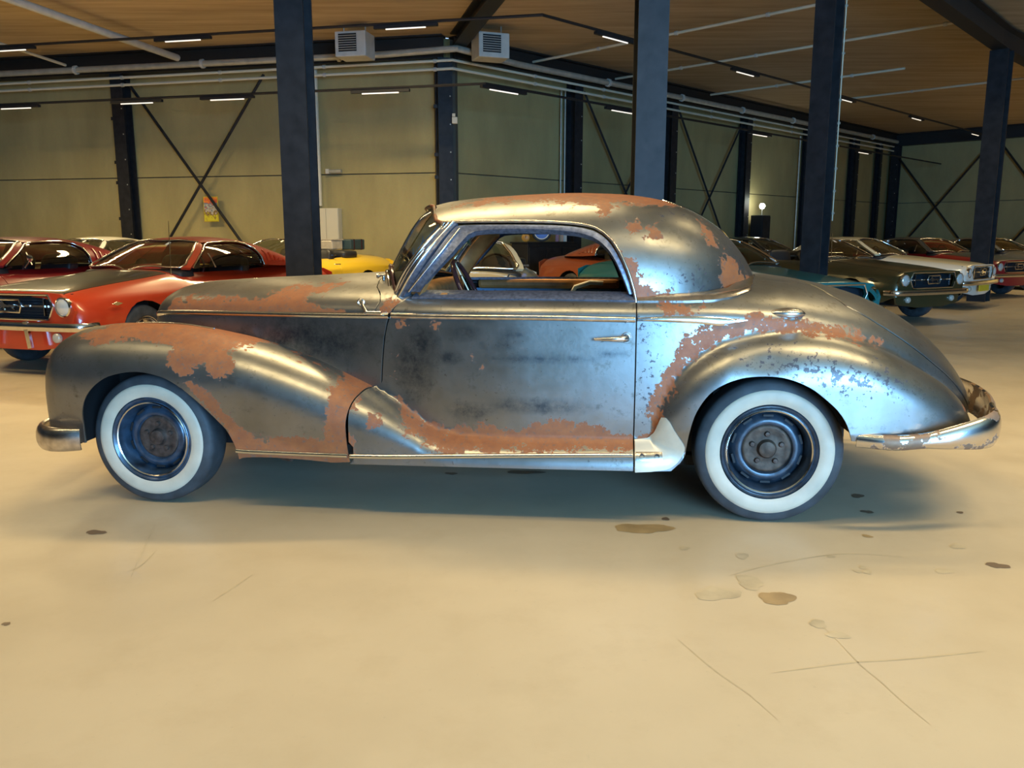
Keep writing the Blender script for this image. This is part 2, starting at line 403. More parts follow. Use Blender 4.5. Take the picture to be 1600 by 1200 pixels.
def ray_exit(th, inside, tmax=1.25, N=110):
    t = np.linspace(.01, tmax, N); y = np.cos(th)[:, None]*t; z = Z0+np.sin(th)[:, None]*t
    I = inside(y, z); anyi = I.any(1); last = N-1-np.argmax(I[:, ::-1], 1); last = np.minimum(last, N-2)
    lo = t[last]; hi = t[last+1]
    for _ in range(11):
        mid = (lo+hi)/2; k = inside((np.cos(th)*mid)[:, None], (Z0+np.sin(th)*mid)[:, None])[:, 0]
        lo = np.where(k, mid, lo); hi = np.where(k, hi, mid)
    return np.where(anyi, lo, 0)
def hull_r(x, th):
    W = hW(x)[:, None]+1e-4; T = hT(x)[:, None]; B = np.minimum(hB(x)[:, None], T-.02)
    def inside(y, z):
        u = np.maximum((z-B)/(T-B), 0); side = np.clip((B-z)/.6, 0, 1)
        bul = .022*np.sin(side*PI*.85)
        wob = np.where(z > B, 0, bul)*np.clip(W/.5, 0, 1)
        return (np.abs(y)/(W+wob))**2.3+u**2.1 < 1
    return ray_exit(th, inside)
def pont_r(x, th):
    zc = pZ(x)[:, None]; yo = pO(x)[:, None]; yi = pI(x)[:, None]; cy = (yo+yi)/2; ry = (yo-yi)/2
    cz = np.minimum(.60, zc-.13-.07*np.clip((zc-.45)/.2, 0, 1)); rz = zc-cz
    def inside(y, z):
        u = np.maximum((z-cz)/rz, 0); return (np.abs(y-cy)/ry)**2.2+u**2.2 < 1
    return ray_exit(th, inside)
def rear_r(x, th):
    zc = rZ(x)[:, None]; yo = rO(x)[:, None]; yi = np.full_like(yo, .45); yi = np.minimum(yi, yo-.1); cy = (yo+yi)/2; ry = (yo-yi)/2
    cz = np.minimum(.64, zc-.16-.04*np.clip((zc-.5)/.2, 0, 1)); rz = zc-cz
    dent = .012*np.exp(-((x-2.83)/.09)**2)[:, None]
    def inside(y, z):
        u = np.maximum((z-cz)/rz, 0); tuck = .05*np.clip((.45-z)/.3, 0, 1)
        return (np.abs(y-cy)/(ry-tuck-dent*np.exp(-((z-.76)/.05)**2)))**2.3+u**2.3 < 1
    return ray_exit(th, inside)
def body_f(x, th):
    r = hull_r(x, th)
    k = x > .98
    if k.any():
        rp = pont_r(x[k], th[k])*np.clip((2.6-x[k])/.1, 0, 1); r2 = smax(r[k], rp, .05*np.clip((x[k]-.98)/.25, .05, 1))
        kr = x[k] > 2.27
        if kr.any():
            rr = rear_r(x[k][kr], th[k][kr])*np.where(x[k][kr] > 3.868, 0, 1); r2[kr] = smax(r2[kr], rr, .035)
        r[k] = r2
    return np.cos(th)*r, Z0+np.sin(th)*r
def hood_f(x, th):
    r = hull_r(x, th); return np.cos(th)*r, Z0+np.sin(th)*r
S = Surf(body_f, .8, -.12, PI/2); SH = Surf(hood_f, .8, -.12, PI/2)
# front fender: own ring section round (cy, .42)
def fend_f(x, th):
    zc = pZ(x); yo = pO(x); yi = pI(x); cy = (yo+yi)/2; ry = (yo-yi)/2; cz = np.minimum(.60, zc-.13-.07*np.clip((zc-.45)/.2, 0, 1)); hh = zc-cz
    s, c = np.sin(th), np.cos(th)
    n = 2.2; r = 1/((np.abs(c)/ry)**n+(np.maximum(s, 0)/hh)**n)**(1/n)
    y = cy+r*c; z = cz+r*s
    dn = s < 0      # straight down below cz: th<0 (outer) or th>pi (inner): linear drop
    q = np.where(c > 0, -th, th-PI)*.60
    tuck = .035*np.clip(q/.2, 0, 1)**1.5
    y = np.where(dn, cy+np.sign(c)*(ry-tuck*np.minimum(1, ry/.2)), y); z = np.where(dn, cz-q, z)
    return y, z
SF = Surf(fend_f, .30, -.70, PI/2)
# greenhouse
gW = crv([(.93, .0), (.95, .16), (.99, .30), (1.05, .45), (1.12, .58), (1.2, .665), (1.3, .715), (1.5, .745), (1.8, .765), (2.1, .765), (2.3, .745), (2.45, .705), (2.6, .635), (2.72, .54), (2.82, .42), (2.89, .29), (2.93, .17), (2.95, .0)])
gT = crv([(.93, 1.02), (.97, 1.085), (1.0, 1.13), (1.1, 1.28), (1.19, 1.41), (1.22, 1.437), (1.27, 1.455), (1.36, 1.475), (1.64, 1.50), (1.98, 1.513), (2.2, 1.506), (2.35, 1.489), (2.52, 1.445), (2.62, 1.395), (2.72, 1.325), (2.82, 1.22), (2.89, 1.11), (2.93, 1.03), (2.95, .97)])
G0 = .94
def green_f(x, th):
    n = 2.85; r = 1/((np.abs(np.cos(th))/(gW(x)+1e-4))**n+(np.maximum(np.sin(th), 0)/(gT(x)-G0))**n)**(1/n)
    return r*np.cos(th), G0+r*np.sin(th)
SG = Surf(green_f, .65, .0, PI/2)
BS = (1, -1); H = PI/2
st = M['steel']

# measured outlines (metres, car axes: x back from the front axle, z up)
seam_up = [(1.09, .62), (1.092, .66), (1.097, .73), (1.106, .82), (1.118, .88), (1.133, .925), (1.158, .968), (1.19, .994), (1.235, 1.02)]
seam_lo = [(.976, .262), (.972, .30), (.968, .36), (.968, .45), (.979, .512), (.996, .557), (1.026, .588), (1.058, .603), (1.086, .612)]
def sh(p, d): return [(a[0]+d, *a[1:]) for a in p]
arch_f = [(.44, .262), (.425, .32), (.395, .385), (.36, .435), (.30, .505), (.245, .56), (.19, .605), (.13, .64), (.07, .66), (0, .672), (-.06, .672), (-.13, .66), (-.19, .638), (-.245, .598), (-.29, .548), (-.32, .49), (-.335, .43), (-.338, .36), (-.335, .315)]
arch_f = curve_pts(arch_f, .02)
P_fr1 = [(-.362, .825), (-.087, .93), (.227, .91), (.472, .86), (.66, .80), (.53, .79), (.40, .77), (.45, .70), (.44, .665), (.398, .655), (.325, .665), (.295, .72), (.255, .70), (.241, .655), (.175, .66), (.13, .71), (.12, .785), (-.094, .81), (-.254, .79)]
P_fr2 = [(.227, .63), (.352, .469), (.416, .24), (1.1, .24), (1.1, .497), (1.1, .585), (1.14, .616), (1.028, .647), (.894, .641), (.882, .555), (.859, .377), (.532, .369), (.449, .425), (.328, .575)]
P_fr3 = [(.681, .784), (.926, .708), (1.089, .607), (.984, .611), (.801, .694), (.648, .759)]
# --- front fenders (one ring section each, nose closed)
ff = [(-.604, 't', PI*.99), (-.604, 't', -.02)]
ff = [(-.58, .36)]+[(-.604, .45), (-.604, 't', .6), (-.604, 't', 1.57), (-.604, 't', 2.5), (-.604, 't', 3.1)]+[(-.3, 't', 3.1), (0, 't', 3.1), (.5, 't', 3.1), (.95, 't', 3.0), (1.10, 't', 2.4), (1.14, 't', 1.9), (1.12, 't', 1.45)]
seam_lo_d = curve_pts(seam_lo, .02)
lower_front = [(-.338, .315), (-.42, .318), (-.50, .325), (-.56, .345)]
ol = ff+[(a-.001, b+.002) for a, b in reversed(seam_lo_d)]+[(.44, .262)]+arch_f[1:]+lower_front[1:]
fenders = panel('front_fender', SF, ol, st, car, BS, step=.018, rust=[P_fr1, P_fr2, P_fr3], thick=.012)
for s in BS:   # nose cap behind the bumper and inner splash shield
    pass
# --- hood, cowl, hood sides
belt = lambda x: float(hB(x))+.012
hs_x = [-.285, -.225, -.15, 0, .3, .6, .9, 1.048]
hood_seam = [(1.048, belt(1.04)), (1.058, .955), (1.073, .99), (1.06, 1.02), (1.02, 1.05), (1.005, 1.075), (.995, 't', H)]
P_hood = [(-.143, .895), (-.103, .963), (.016, .984), (.427, .985), (.462, 1.016), (.565, 1.046), (.823, 1.057), (.798, 1.025), (.663, 1.0), (.696, .975), (.895, .944), (.954, .90)]
nose = [(-.302, 't', H), (-.304, 't', 1.45), (-.30, 't', 1.38)]
panel('hood', SH, nose+[(x, belt(x)+.002) for x in hs_x]+curve_pts([(p[0], S.th_of_z(p[0], p[1])[0]) if len(p) == 2 else (p[0], p[2]) for p in hood_seam], .02)[1:1] +
      [(p[0], p[1]) if len(p) == 2 else p for p in hood_seam[1:]], st, car, BS, step=.02, rust=[P_hood])
panel('cowl', SH, [(1.052, belt(1.05)+.002), (1.064, .955), (1.079, .99), (1.066, 1.02), (1.026, 1.05), (1.011, 1.075), (1.001, 't', H), (1.16, 't', H), (1.24, 1.08)]+list(reversed([(a-.003, b) for a, b in seam_up if b > .94]))+[(1.135, .938)],
      st, car, BS, step=.02, rust=[[(1.079, .934), (1.1, .994), (1.143, 1.007), (1.203, .989), (1.181, .941)]])
panel('hood_side', SH, [(x, belt(x)-.006) for x in reversed([-.27, -.225, -.15, 0, .3, .6, .9, 1.125])]+[(-.278, .70), (-.255, .5), (-.15, .42), (1.0, .42), (1.08, .56)]+[(a-.004, b) for a, b in seam_up if b < .915],
      st, car, BS, step=.02, rust=[[(1.07, .56), (1.12, .6), (1.12, .5)], [(.5, .70), (.8, .66), (1.0, .58), (.8, .5), (.5, .5)]], smudge=[(.7, .8, .5, .14)])
# --- door
P_door = [(1.152, .561), (1.252, .48), (1.326, .421), (1.43, .411), (1.548, .432), (1.622, .446), (1.725, .412), (1.87, .463), (1.928, .479), (2.101, .445), (2.188, .411), (2.32, .413), (2.32, .348), (1.429, .327), (1.294, .348), (1.334, .379), (1.25, .395), (1.207, .479)]
DR = 2.272
door_ol = [(.982, .262)]+[(a+.004, b-.003) for a, b in seam_lo_d[1:]]+[(a+.004, b) for a, b in seam_up]+[(1.27, 1.034), (1.5, 1.036), (1.9, 1.037), (DR, 1.036), (DR, .262)]
doors = panel('door', S, door_ol, st, car, BS, step=.02, rust=[P_door, [(.979, .512), (1.002, .56), (1.031, .549), (1.012, .507)], [(.93, .422), (.996, .393), (1.017, .314), (.93, .313)],
      [(1.068, .49), (1.125, .485), (1.112, .455), (1.076, .449)], (1.208, .888, .018), (1.362, .895, .014), (1.531, .757, .006), (1.574, .716, .014), (1.157, .65, .012), (1.17, .74, .006)],
      smudge=[(1.50, .86, .09, .045), (1.72, .86, .07, .03), (1.683, .81, .05, .03), (1.52, .50, .12, .05), (1.87, .75, .3, .03), (1.43, .743, .08, .04), (2.17, .777, .08, .025), (1.25, .7, .12, .2), (1.85, .53, .3, .04), (1.3, .8, .1, .1)])
# --- quarter panel with the rear fender
arch_r = curve_pts([(2.50, .335), (2.505, .38), (2.515, .45), (2.54, .535), (2.59, .615), (2.65, .66), (2.73, .69), (2.83, .70), (2.92, .69), (3.01, .655), (3.08, .605), (3.14, .55), (3.18, .49), (3.205, .42), (3.22, .395)], .02)
P_q = [(2.2, .349), (2.28, .391), (2.359, .422), (2.339, .528), (2.38, .674), (2.466, .79), (2.596, .862), (2.551, .887), (2.594, .916), (2.703, .933), (2.81, .962), (2.852, .929), (3.029, .915), (3.109, .915), (3.218, .878), (3.381, .816), (3.22, .839), (3.004, .88), (2.841, .885), (2.679, .852), (2.557, .795), (2.45, .675), (2.396, .529), (2.40, .411), (2.361, .366)]
trunk_seam = [(3.06, 't', H), (3.085, 1.083), (3.11, 1.075), (3.137, 1.062), (3.177, 1.03), (3.239, .976), (3.361, .905), (3.515, .808), (3.669, .70), (3.783, .615), (3.88, .52), (3.93, .46)]
q_ol = [(DR+.006, .262), (DR+.006, 1.035), (2.45, 1.037), (2.6, 1.045), (2.70, 1.06), (2.78, 1.085), (2.82, 't', H)]+trunk_seam+[(3.90, .43), (3.85, .44), (3.80, .455), (3.70, .462), (3.5, .45), (3.3, .43), (3.225, .42)]+list(reversed(arch_r))[1:]+[(2.48, .30), (2.44, .262)]
P_deck = [(2.857, 1.102), (3.008, 1.09), (3.19, 1.033), (3.132, 1.011), (2.92, 1.041)]
quarters = panel('quarter_panel', S, q_ol, st, car, BS, step=.02, rust=[P_q, [(2.45, .845), (2.60, .90), (2.80, .95), (3.0, .925), (3.2, .90), (3.36, .825), (3.2, .865), (3.0, .90), (2.8, .90), (2.65, .875), (2.5, .79)], [(2.363, .982), (2.416, 1.005), (2.57, .989), (2.56, .95), (2.404, .948)], (3.74, .55, .012)],
      fleck=[[(2.6, .77), (2.94, .84), (3.43, .726), (3.515, .63), (3.07, .60), (2.79, .72)], [(2.285, .95), (2.38, .93), (2.36, .5), (2.285, .45)], [(2.9, .72), (3.3, .74), (3.3, .62), (3.0, .64)]])
panel('trunk_lid', S, [(a[0]+.013, *a[1:]) for a in trunk_seam]+[(3.965, .42), (4.0, .45), (4.006, .5), (4.006, 't', 1.45), (4.0, 't', H)], st, car, BS, step=.02, rustoff=-.06)
# dark liner under all panels closes the shut lines
panel('inner_body', S, [(1.0, .28), (1.0, .9), (1.15, .98), (1.25, 1.02), (2.30, 1.02), (2.5, 1.03), (2.8, 1.07), (2.83, 't', H), (3.3, 't', H), (3.94, 't', H), (3.93, .47), (3.24, .45)]+[(a, b+.02) for a, b in reversed(arch_r)]+[(2.42, .28)], M['dark'], car, BS, step=.03, off=-.018, thick=.004)
panel('inner_body', SH, [(-.25, .86), (.3, .88), (1.12, .92), (1.2, 1.0), (1.2, 't', H), (-.25, 't', H)], M['dark'], car, BS, step=.03, off=-.018, thick=.004)
# --- roof
drip = curve_pts([(1.385, 1.352), (1.437, 1.354), (1.56, 1.356), (1.70, 1.356), (1.85, 1.354), (1.938, 1.350), (2.02, 1.342), (2.086, 1.328), (2.125, 1.305), (2.16, 1.273), (2.195, 1.22), (2.221, 1.168), (2.245, 1.11), (2.262, 1.056), (2.270, 1.02)], .03)
header = [(1.20, 't', H), (1.205, 't', 1.35), (1.215, 't', 1.2), (1.24, 't', 1.08), (1.28, 't', .98), (1.33, 1.36)]
roof_ol = header+drip+[(2.275, 1.0), (2.5, .995), (2.7, .995), (2.85, .995), (2.92, .985), (2.944, 't', .8), (2.944, 't', H)]
panel('roof', SG, roof_ol, st, car, BS, step=.02, rust=[[(1.393, 1.431), (1.547, 1.475), (1.769, 1.53), (1.989, 1.55), (2.3, 1.53), (2.454, 1.48), (2.485, 1.437), (2.301, 1.438), (2.162, 1.445), (2.147, 1.38), (2.116, 1.38), (2.084, 1.435), (1.896, 1.45), (1.674, 1.46)],
      [(2.225, 1.362), (2.289, 1.362), (2.302, 1.319), (2.247, 1.302)], [(2.313, 1.333), (2.376, 1.342), (2.389, 1.296), (2.32, 1.278)], [(2.58, 1.364), (2.628, 1.32), (2.667, 1.237), (2.619, 1.254), (2.576, 1.314)],
      [(2.659, 1.176), (2.724, 1.20), (2.79, 1.125), (2.86, 1.064), (2.90, 1.0), (2.612, .98), (2.685, 1.048)], [(2.2, 1.219), (2.266, 1.19), (2.292, 1.09), (2.379, 1.045), (2.637, 1.015), (2.6, .98), (2.2, .98)]],
      fleck=[[(2.4, 1.44), (2.7, 1.3), (2.88, 1.05), (2.8, 1.1), (2.6, 1.36), (2.4, 1.38)], [(2.35, 1.1), (2.65, 1.15), (2.6, 1.03), (2.4, 1.05)]])
panel('rear_window', SG, [(2.42, 't', 1.2), (2.42, 't', H), (2.78, 't', H), (2.76, 't', 1.2), (2.7, 't', .98), (2.52, 't', 1.0)], M['darkglass'], car, BS, off=.004, thick=.006)
panel('headliner', SG, [(1.26, 't', H), (1.30, 't', 1.0), (1.45, 1.34), (2.0, 1.33), (2.15, 1.25), (2.26, 1.05), (2.7, 1.03), (2.88, 't', H)], M['wood'], car, BS, step=.04, off=-.03, thick=.01)
# --- windscreen and pillars
wl = [(.95, 't', 1.25), (1.0, 1.035), (1.06, 1.02), (1.118, 1.01)]
aline = [(1.118, 1.005), (1.165, 1.08), (1.223, 1.166), (1.30, 1.26), (1.372, 1.345)]
panel('windscreen', SG, [(.945, 't', H), (.955, 't', 1.2), (.99, 't', .75), (1.05, 't', .4), (1.12, 1.0)]+aline[1:]+[(1.33, 1.36), (1.28, 't', .98), (1.24, 't', 1.08), (1.215, 't', 1.2), (1.20, 't', H)], M['glass'], car, BS, off=-.012, thick=.004, step=.03)
rail('windscreen_frame', SG, [(.945, 't', H), (.957, 't', 1.2), (.993, 't', .75), (1.055, 't', .38), (1.12, 1.0)]+aline[1:]+[(1.335, 1.365), (1.285, 't', .98), (1.245, 't', 1.08), (1.22, 't', 1.2), (1.205, 't', H)], .010, M['chrome'], car, off=.0, sides=BS, label='chrome windscreen frame')
rail('windscreen_gasket', SG, [(.965, 't', H), (.975, 't', 1.2), (1.01, 't', .75), (1.07, 't', .44), (1.135, 1.03)]+[(a+.02, b) for a, b in aline[1:]], .012, M['brownpl'], car, off=-.008, sides=BS)
strip('windscreen_pillar', SG, [(1.122, 1.0), (1.228, 1.166), (1.382, 1.347)], [(1.19, 1.01), (1.30, 1.166), (1.442, 1.352)], M['frame'], car, off=.004, thick=.035, sides=BS)
rail('pillar_moulding', SG, [(1.165, 1.003), (1.275, 1.17), (1.425, 1.353)], .0085, M['chrome'], car, off=.010, sides=BS)
rail('pillar_moulding', SG, [(1.14, 1.003), (1.25, 1.17), (1.40, 1.35)], .006, M['oldchrome'], car, off=.008, sides=BS)
# interior face of the pillars, brown
strip('pillar_trim', SG, [(1.13, 1.0), (1.24, 1.166), (1.39, 1.345)], [(1.26, 1.02), (1.37, 1.18), (1.50, 1.33)], M['wood'], car, off=-.036, thick=.02, sides=BS)
win_in = curve_pts([(1.262, 1.036), (1.34, 1.12), (1.43, 1.218), (1.50, 1.302), (1.535, 1.319), (1.60, 1.325), (1.702, 1.327), (1.82, 1.326), (1.939, 1.319), (2.02, 1.308), (2.075, 1.291), (2.115, 1.266), (2.152, 1.229), (2.181, 1.183), (2.206, 1.13), (2.227, 1.08), (2.243, 1.036)], .04)
win_out = curve_pts([(1.20, 1.036), (1.28, 1.13), (1.36, 1.235), (1.435, 1.340), (1.47, 1.345), (1.56, 1.347), (1.70, 1.347), (1.85, 1.345), (1.938, 1.341), (2.02, 1.333), (2.08, 1.318), (2.12, 1.295), (2.152, 1.265), (2.187, 1.212), (2.213, 1.16), (2.24, 1.095), (2.258, 1.036)], .04)
wfs = strip('window_frame', SG, win_out, win_in, M['frame'], doors[0], off=-.004, thick=.03, sides=(1,), label='blue-grey pitted window frame')
strip('window_frame', SG, win_out, win_in, M['frame'], doors[1], off=-.004, thick=.03, sides=(-1,))
for di, sd in ((0, (1,)), (1, (-1,))):
    mid = [((a[0]+b[0])/2, (a[1]+b[1])/2) for a, b in zip(win_out[:len(win_out)//4], win_in)]
    rail('frame_moulding', SG, [(1.222, 1.036), (1.30, 1.127), (1.388, 1.232), (1.458, 1.325)], .005, M['chrome'], doors[di], off=.004, sides=sd)
    strip('waist_strip', S, [(1.235, 1.002), (1.6, 1.004), (2.268, 1.004)], [(1.262, 1.036), (1.6, 1.038), (2.268, 1.038)], M['frame'], doors[di], off=.009, thick=.02, sides=sd, label='blue-grey strip under the window')
    rail('belt_moulding', S, [(1.142, .926), (1.3, .928), (1.6, .932), (1.9, .933), (2.1, .930), (2.27, .928)], .013, M['oldchrome'], doors[di], off=.002, sides=sd, flat=.7, label='chrome moulding along the belt line')
    rail('sill_moulding', S, [(.985, .300), (1.2, .303), (1.6, .312), (2.0, .322), (2.268, .328)], .012, M['chrome'], doors[di], off=.002, sides=sd, label='chrome strip along the sill')
    s = sd[0]
    p = S.pts([(2.235, .848)], .0, s)[0]
    hb = MB(); q = Vector(p); o_ = -s
    hb.tube([q+Vector((0, 0, 0)), q+Vector((-.002, o_*.035, 0)), q+Vector((-.02, o_*.048, 0)), q+Vector((-.07, o_*.046, -.002)), q+Vector((-.145, o_*.040, -.004))], [.016, .015, .014, .010, .005], 12, flat=.8)
    hb.lathe([(0, .004), (.024, .004), (.026, 0)], 20, 'y', tuple(q+Vector((0, o_*.004, 0))))
    hb.build('door_handle', M['oldchrome'], doors[di], label='pitted chrome door handle')
rail('drip_rail', SG, [(1.36, 1.352)]+drip[2:]+[(2.272, 1.0)], .0075, M['oldchrome'], car, off=.006, sides=BS, label='chrome drip rail round the side window')
rail('roof_lip', SG, header[:-1]+[(1.335, 1.362), (1.37, 1.35)], .010, M['steel'], car, off=.004, sides=BS)
for fi, (sd) in enumerate(((1,), (-1,))):
    rail('belt_moulding', SH, [(-.28, .865), (-.19, .893), (-.075, .903), (.2, .908), (.6, .914), (.9, .919), (1.04, .922), (1.13, .925)], .013, M['chrome'], car, off=.004, sides=sd, flat=.6, label='chrome moulding along the bonnet')
    rail('sill_moulding', SF, [(.43, .303), (.47, .300), (.7, .296), (.968, .298)], .012, M['chrome'], fenders[fi], off=.002, sides=sd)
    strip('belt_strip', S, [(2.279, 1.003), (2.5, 1.004), (2.62, 1.008), (2.72, 1.022), (2.80, 1.045), (2.86, 't', 1.2)], [(2.279, 1.035), (2.5, 1.034), (2.64, 1.036), (2.74, 1.048), (2.82, 1.064), (2.875, 't', 1.22)], M['oldchrome'], quarters[fi], off=.010, thick=.03, sides=sd, label='bright trim strip round the foot of the roof')
    strip('spear_moulding', S, [(2.279, .936), (2.38, .942), (2.55, .944), (2.66, .938), (2.757, .928)], [(2.279, .922), (2.38, .920), (2.55, .912), (2.645, .902), (2.757, .926)], M['chrome'], quarters[fi], off=.014, thick=.03, sides=sd, label='pointed chrome spear at the end of the belt moulding')
    s = sd[0]; o_ = -s
    # sill end piece with two screws, gravel guard
    strip('sill_end_plate', S, [(2.282, .345), (2.40, .348)], [(2.282, .300), (2.40, .300)], M['oldchrome'], quarters[fi], off=.010, thick=.02, sides=sd)
    for xx in (2.31, 2.375):
        q = S.pts([(xx, .325)], .013, s)[0]; MB().lathe([(0, .004), (.009, .003), (.011, -.002)], 12, 'y' if s < 0 else 'y', tuple(q)).build('screw', M['rustdark'], quarters[fi])
    q0 = -s*.925
    gg = [(2.28, .258), (2.28, .385), (2.335, .395), (2.365, .42), (2.385, .465), (2.398, .497), (2.412, .50), (2.428, .485), (2.445, .455), (2.468, .42), (2.497, .372), (2.488, .335), (2.462, .298), (2.42, .272), (2.35, .262)]
    gp = curve_pts(gg[2:], .012); gp = gg[:2]+gp
    g3 = panel('gravel_guard', S, gp, M['cream'], quarters[fi], sd, step=.015, off=.008, thick=.012, label='cream painted gravel guard in front of the rear wheel')
    # light cluster on the quarter: teardrop lamp
    q = Vector(S.pts([(2.925, .955)], .0, s)[0]); mb = MB(); rows = []
    nv = []; NU, NV = 20, 10
    for i in range(NU+1):
        u = i/NU; xx = (u-.5)*.19; w_ = (math.sin(PI*min(1, u*1.0))**.55)*(.5+.5*u)*.030+.0005
        for j in range(NV+1):
            a = -H+PI*j/NV; nv.append(q+Vector((xx, o_*(math.cos(a)*w_*1.5-.012), math.sin(a)*w_*1.05)))
    fs = [(i*(NV+1)+j, i*(NV+1)+j+1, (i+1)*(NV+1)+j+1, (i+1)*(NV+1)+j) for i in range(NU) for j in range(NV)]
    mb.add(nv, fs, True); mb.build('turn_signal', M['oldchrome'], quarters[fi], label='pitted chrome teardrop lamp on the quarter panel')
# gravel line chrome spear on top of front fender
for fi, sd in enumerate(((1,), (-1,))):
    rail('fender_bead', SF, [(-.5, 't', 1.9), (-.42, 't', 1.95), (-.2, 't', 1.9), (.05, 't', 1.75), (.25, 't', 1.6)], .006, M['chrome'], fenders[fi], off=.002, sides=sd)

# --- bumpers
def bumper(name, path, zs, m, label, h=.055, d=.03):
    P = curve_pts(path, .03); n = len(P); prof = [(math.cos(a)*1.0, math.sin(a)) for a in np.linspace(-H, H, 9)]
    vs = []; fs = []
    for i, p in enumerate(P):
        a = Vector(P[max(0, i-1)]); b = Vector(P[min(n-1, i+1)]); t = (b-a); t.z = 0; t.normalize(); o = Vector((t.y, -t.x, 0))
        zc, hh = zs(p[0]); en = min(1, .35+.65*(min(i, n-1-i)/4))
        for c, s_ in prof: vs.append(Vector(p)+o*(c*d*en)+Vector((0, 0, zc+s_*hh*(.75+.25*en))))
        for c, s_ in reversed(prof): vs.append(Vector(p)+o*(c*d*en-.008)+Vector((0, 0, zc+s_*(hh-.006)*(.75+.25*en))))
    K = 18
    for i in range(n-1):
        for j in range(K): fs.append((i*K+j, i*K+(j+1) % K, (i+1)*K+(j+1) % K, (i+1)*K+j))
    fs += [tuple(range(K)), tuple((n-1)*K+j for j in range(K))]
    mb = MB(); mb.add(vs, fs, True); return mb.build(name, m, car, label=label)
def rust_chrome():
    m = mat('peeling_chrome', (.70, .67, .66), .2, 1); nt = m.node_tree; b = nt.nodes['Principled BSDF']; L = nt.links.new
    tc = node(nt, 'ShaderNodeTexCoord'); n = node(nt, 'ShaderNodeTexNoise', Scale=7.0, Detail=8.0, Roughness=.62); L(tc.outputs['Object'], n.inputs['Vector'])
    r = node(nt, 'ShaderNodeMapRange'); L(n.outputs['Fac'], r.inputs[0]); r.inputs[1].default_value = .515; r.inputs[2].default_value = .525
    n2 = node(nt, 'ShaderNodeTexNoise', Scale=60.0, Detail=5.0); L(tc.outputs['Object'], n2.inputs['Vector'])
    r2 = node(nt, 'ShaderNodeMix', data_type='RGBA'); L(n2.outputs['Fac'], r2.inputs[0]); r2.inputs[6].default_value = (.20, .11, .07, 1); r2.inputs[7].default_value = (.30, .20, .12, 1)
    x = node(nt, 'ShaderNodeMix', data_type='RGBA'); L(r.outputs[0], x.inputs[0]); x.inputs[6].default_value = (.70, .67, .66, 1); L(r2.outputs[2], x.inputs[7]); L(x.outputs[2], b.inputs['Base Color'])
    for i, c in (('Metallic', (1, .3)), ('Roughness', (.2, .55))):
        q = node(nt, 'ShaderNodeMapRange'); L(r.outputs[0], q.inputs[0]); q.inputs[3].default_value = c[0]; q.inputs[4].default_value = c[1]; L(q.outputs[0], b.inputs[i])
    return m
M['peel'] = rust_chrome()
bumper('rear_bumper', [(3.225, -.905, 0), (3.35, -.925, 0), (3.55, -.925, 0), (3.68, -.905, 0), (3.77, -.87, 0), (3.83, -.80, 0), (3.87, -.68, 0), (3.96, -.45, 0), (4.02, -.2, 0), (4.035, 0, 0), (4.02, .2, 0), (3.96, .45, 0), (3.87, .68, 0), (3.83, .80, 0), (3.77, .87, 0), (3.68, .905, 0), (3.55, .925, 0), (3.35, .925, 0), (3.225, .905, 0)],
       lambda x: (.422+.050*max(0, min(1, (x-3.4)/.42)), .034+.046*max(0, min(1, (x-3.5)/.3))), M['peel'], 'wrap-around rear bumper with peeling, rusted chrome')
bumper('front_bumper', [(-.345, .885, 0), (-.42, .90, 0), (-.50, .885, 0), (-.575, .83, 0), (-.62, .72, 0), (-.66, .5, 0), (-.69, .25, 0), (-.70, 0, 0), (-.69, -.25, 0), (-.66, -.5, 0), (-.62, -.72, 0), (-.575, -.83, 0), (-.50, -.885, 0), (-.42, -.90, 0), (-.345, -.885, 0)],
       lambda x: (.335, .062), M['oldchrome'], 'chrome front bumper')
# nose: radiator shell and grille between the fenders
g = MB(); g.prism([(-.20, .38), (-.24, .6), (-.23, .84), (-.15, .93), (0, .955), (.15, .93), (.23, .84), (.24, .6), (.20, .38)], (-.345, -.295), lambda a, b, d: (d+abs(a)*.3, a, b-.05))
gr = g.build('radiator_shell', M['chrome'], car, bevel=.012)
for k in range(13):
    yy = (k-6)*.03; MB().box((-.350+abs(yy)*.3, yy, .58), (.012, .008, .46-abs(yy)*.4)).build('grille_bar', M['oldchrome'], gr)
for s in (-1, 1):
    MB().lathe([(0, -.03), (.04, -.027), (.065, -.018), (.078, 0), (.08, .01), (.08, .06)], 28, 'x', (-.575, s*.68, .60)).build('headlight', M['chrome'], car)
    MB().box((-.05, s*.44, .5), (.75, .02, .55)).build('wheel_well', M['black'], car); MB().box((-.40, s*.63, .50), (.03, .38, .40)).build('wheel_well', M['black'], car); MB().box((2.87, s*.56, .52), (.80, .02, .5)).build('wheel_well', M['black'], car)
    MB().box((3.27, s*.72, .47), (.03, .32, .12)).build('splash_shield', M['wood'], car)
# underside, firewall, cabin
u = MB(); u.box((1.45, 0, .235), (2.3, 1.2, .05)); u.box((1.6, 0, .31), (1.8, 1.66, .04)); u.box((1.03, 0, .62), (.03, 1.28, .6)); u.box((2.66, 0, .66), (.03, 1.3, .66)); u.box((3.4, 0, .60), (.7, .9, .04)); u.box((-.25, 0, .55), (.06, .8, .4))
u.tube([(0, -.66, .32), (0, .66, .32)], .035); u.tube([(2.89, -.66, .335), (2.89, .66, .335)], .045); u.lathe([(0, -.15), (.09, -.12), (.14, 0), (.09, .12), (0, .15)], 16, 'y', (2.89, 0, .335))
u.build('chassis', M['dark'], car)
MB().tube([(.55, -.78, .27), (.62, -.78, .252), (.66, -.80, .245)], [.014, .02, .014]).build('exhaust_stub', M['rustdark'], car)
